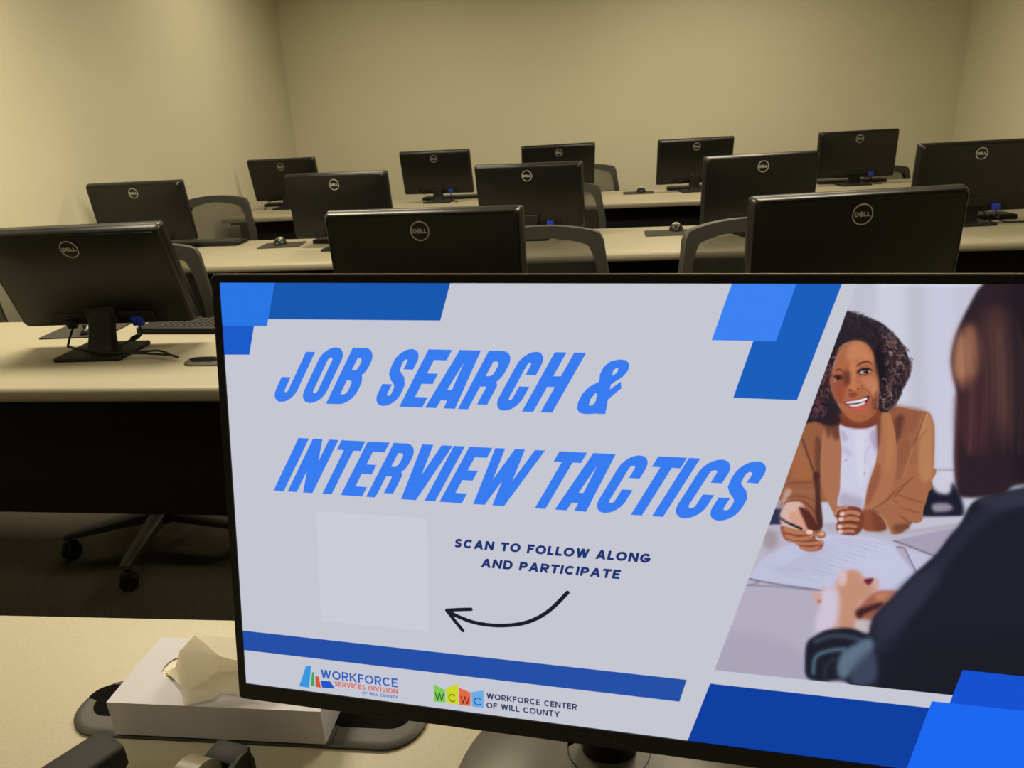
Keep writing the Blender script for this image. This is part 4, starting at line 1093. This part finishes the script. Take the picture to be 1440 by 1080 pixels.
# ------------------------------------------------------------------ tissue box
TZ = DESK + .0060
tb = thing('tissue_box', 'flat white tissue box with a tissue pulled up, left of the big monitor', 'tissue box', (-.3825, .5757, TZ), R(.6))
bw, bd, bh = .2170, .0965, .0395
hx, hy, hrx, hry = .0, .004, .078, .026
hole = [(hx + hrx * math.copysign(abs(math.cos(a)) ** .9, math.cos(a)), hy + hry * math.copysign(abs(math.sin(a)) ** .75, math.sin(a))) for a in [2 * PI * k / 40 for k in range(40)]]
bm = bmesh.new(); out = []
for x, y in hole:
    dx, dy = x - hx, y - hy; s = min((bw / 2 - abs(hx) * (1 if dx * hx > 0 else -1)) / max(abs(dx), 1e-9), (bd / 2 - (hy if dy > 0 else -hy)) / max(abs(dy), 1e-9)); out.append((hx + dx * s, hy + dy * s))
for sx, sy in ((1, 1), (-1, 1), (-1, -1), (1, -1)):       # pull the nearest rim point into each corner
    c = (sx * bw / 2, sy * bd / 2); k = min(range(40), key=lambda i: (out[i][0] - c[0]) ** 2 + (out[i][1] - c[1]) ** 2); out[k] = c
loft(bm, [[(x, y, 0) for x, y in out], [(x, y, bh) for x, y in out], [(x, y, bh) for x, y in hole], [(x, y, bh - .0012) for x, y in hole]], cap=False)
bm.faces.new([bm.verts.new((x, y, 0)) for x, y in out])
obj('box_body', bm, CARD, tb, True, sharp=30)
bm = bmesh.new(); vs = [bm.verts.new((x * 1.0, y, bh - .0012)) for x, y in hole]; sl1 = [(-.06, -.0035), (.06, -.0035), (.06, .0035), (-.06, .0035)]
loft(bm, [[(x, y, bh - .0012) for x, y in hole], [(hx + (x - hx) * .6, hy + (y - hy) * .35 - .004, bh - .005) for x, y in hole]]); obj('slot_film', bm, FILM, tb, True)
bm = bmesh.new(); tube(bm, [(-.070, -.0075, bh - .0005), (-.058, -.0095, bh + .0008), (-.040, -.0105, bh + .0002)], .0007, 6); obj('slit_highlight', bm, mat('slit_highlight_pale', (240, 220, 190), .3), tb, True)  # thin pale tube painted as the highlight along the film slit
# tissue: creased sheet rising out of the slot
def wpt(x, y, z): return Vector((x + .3825, y - .5757, z - TZ))
Tp = dict(A=(-.4090, .5660, .832), B=(-.4215, .5560, .822), Cc=(-.3755, .5485, .822), D=(-.4085, .5370, .789), E=(-.4480, .580, .7815), F=(-.4560, .5720, .7810),
          G=(-.3850, .5520, .800), H=(-.3300, .5560, .806), I=(-.3250, .6000, .812), J=(-.4240, .5480, .786), K=(-.4085, .5250, .7835), L=(-.3850, .5330, .7840), M=(-.3800, .5420, .7850), N=(-.3300, .5380, .784), O=(-.3700, .5850, .814), P=(-.4150, .5900, .800))
Tp = {k: wpt(*v) for k, v in Tp.items()}
bm = bmesh.new(); tv = {k: bm.verts.new(v) for k, v in Tp.items()}
for f in (('A', 'B', 'D', 'Cc'), ('B', 'E', 'F', 'J'), ('B', 'J', 'D'), ('A', 'P', 'E', 'B'), ('Cc', 'D', 'G'), ('G', 'D', 'M'), ('G', 'M', 'N', 'H'), ('Cc', 'G', 'H', 'O'), ('O', 'H', 'I'), ('A', 'Cc', 'O'), ('A', 'O', 'P'), ('D', 'J', 'K'), ('D', 'K', 'L'), ('D', 'L', 'M')):
    bm.faces.new([tv[k] for k in f])
bmesh.ops.triangulate(bm, faces=bm.faces)
bmesh.ops.subdivide_edges(bm, edges=bm.edges, cuts=4, use_grid_fill=True)
rt = random.Random(3)
for _ in range(0): bmesh.ops.smooth_vert(bm, verts=bm.verts, factor=.35, use_axis_x=True, use_axis_y=True, use_axis_z=True)
for v in bm.verts: v.co += Vector((0, 0, -.0006 * math.sin(v.co.x * 160 + v.co.y * 290) + .0005 * math.sin(v.co.y * 520 - v.co.x * 340)))
for v in bm.verts: v.co.z = max(v.co.z, bh - .003 if (abs((v.co.x - hx) / hrx) ** 2 + abs((v.co.y - hy) / hry) ** 2) < 1 else bh + .0008)
obj('tissue', bm, TISS, tb, True, sharp=24)

# ------------------------------------------------------------------ stapler and tape dispenser at the lower edge
st = thing('stapler', 'black stapler lying before the left end of the tissue box', 'stapler', (-.486, .418, DESK + .0004), R(-30))
def bar(name, w, y0, y1, z0, z1, m, r=.008, drop=0.):
    bm = bmesh.new(); rings = []
    for y, s in ((y0, .86), (y0 + .004, 1), (y1 - .006, 1), (y1, .84)):
        rings.append([(x * s, y, z * s + (z0 + z1) / 2 + drop * (y - y0) / (y1 - y0)) for x, z in rrect(w, z1 - z0, r, 4)])
    loft(bm, rings); return obj(name, bm, m, st, True, sharp=40)
bar('stapler_arm', .042, -.085, .072, .026, .052, BLKM, .005)
bar('stapler_base', .040, -.085, .055, .0, .012, BLKM, .004)
bar('staple_channel', .018, -.08, .06, .014, .027, BLKM, .004)
bm = bmesh.new(); box(bm, (-.017, .040, .004), (.017, .066, .036), .005); obj('hinge_block', bm, BLKM, st)
bm = bmesh.new(); tube(bm, [(-.0195, .054, .028), (.0195, .054, .028)], .0042, 14, sm=0); obj('rivet', bm, CHROME, st, True, sharp=40)
td = thing('tape_dispenser', 'small black tape dispenser with a pale ring in front of the tissue box', 'tape dispenser', (-.346, .452, DESK), R(-10))
bm = bmesh.new()
prof = [(-.09, 0), (-.09, .018), (-.06, .020), (-.03, .030), (.0, .043), (.022, .046), (.034, .044), (.038, .030), (.038, 0)]
for sx in (.0125,):
    loft(bm, [[(sx, y, z) for y, z in prof], [(sx + .005, y, z) for y, z in prof]])
box(bm, (-.0175, -.09, 0), (.0175, .038, .010), .001); box(bm, (-.0175, .014, .0), (.0175, .038, .046), .004)
obj('dispenser_body', bm, BLKM, td, True, sharp=35)
bm = bmesh.new(); n = 40; pr = []
for r, x in ((.0255, -.0105), (.0255, .0105), (.0175, .0105), (.0175, -.0105), (.0255, -.0105)): pr.append([(x - .006, -.012 + r * math.cos(2 * PI * k / n), .040 + r * math.sin(2 * PI * k / n)) for k in range(n)])
loft(bm, pr, cap=False); obj('tape_roll', bm, RINGM, td, True, sharp=40)

# ------------------------------------------------------------------ camera and world
cam = bpy.data.cameras.new('camera'); co = bpy.data.objects.new('camera', cam); C.objects.link(co)
F_ = Vector((-0.13159071500103914, 0.931596616058521, -0.33883864696021293)); R_ = Vector((0.991277001486984, 0.12113256240173421, -0.051930806357727274)); U_ = Vector((0.007334169925021887, 0.3427165698858205, 0.939410220658264))
mw = Matrix((R_, U_, -F_)).transposed().to_4x4(); mw.translation = (0, 0, 1.2989809645); co.matrix_world = mw
cam.sensor_fit = 'HORIZONTAL'; cam.sensor_width = 36; cam.lens = 1054.036 * 36 / 1440; cam.clip_start = .02
cam.dof.use_dof = True; cam.dof.focus_distance = .8; cam.dof.aperture_fstop = 22
sc = bpy.context.scene; sc.camera = co
w = bpy.data.worlds.new('world'); sc.world = w; w.use_nodes = True; w.node_tree.nodes['Background'].inputs[0].default_value = (.05, .045, .035, 1); w.node_tree.nodes['Background'].inputs[1].default_value = .2
sc.view_settings.view_transform = 'Standard'; sc.view_settings.look = 'None'; sc.view_settings.gamma = 1; sc.view_settings.use_curve_mapping = False
sc.view_settings.exposure = 0
sc.cycles.max_bounces = 8; sc.cycles.transparent_max_bounces = 16
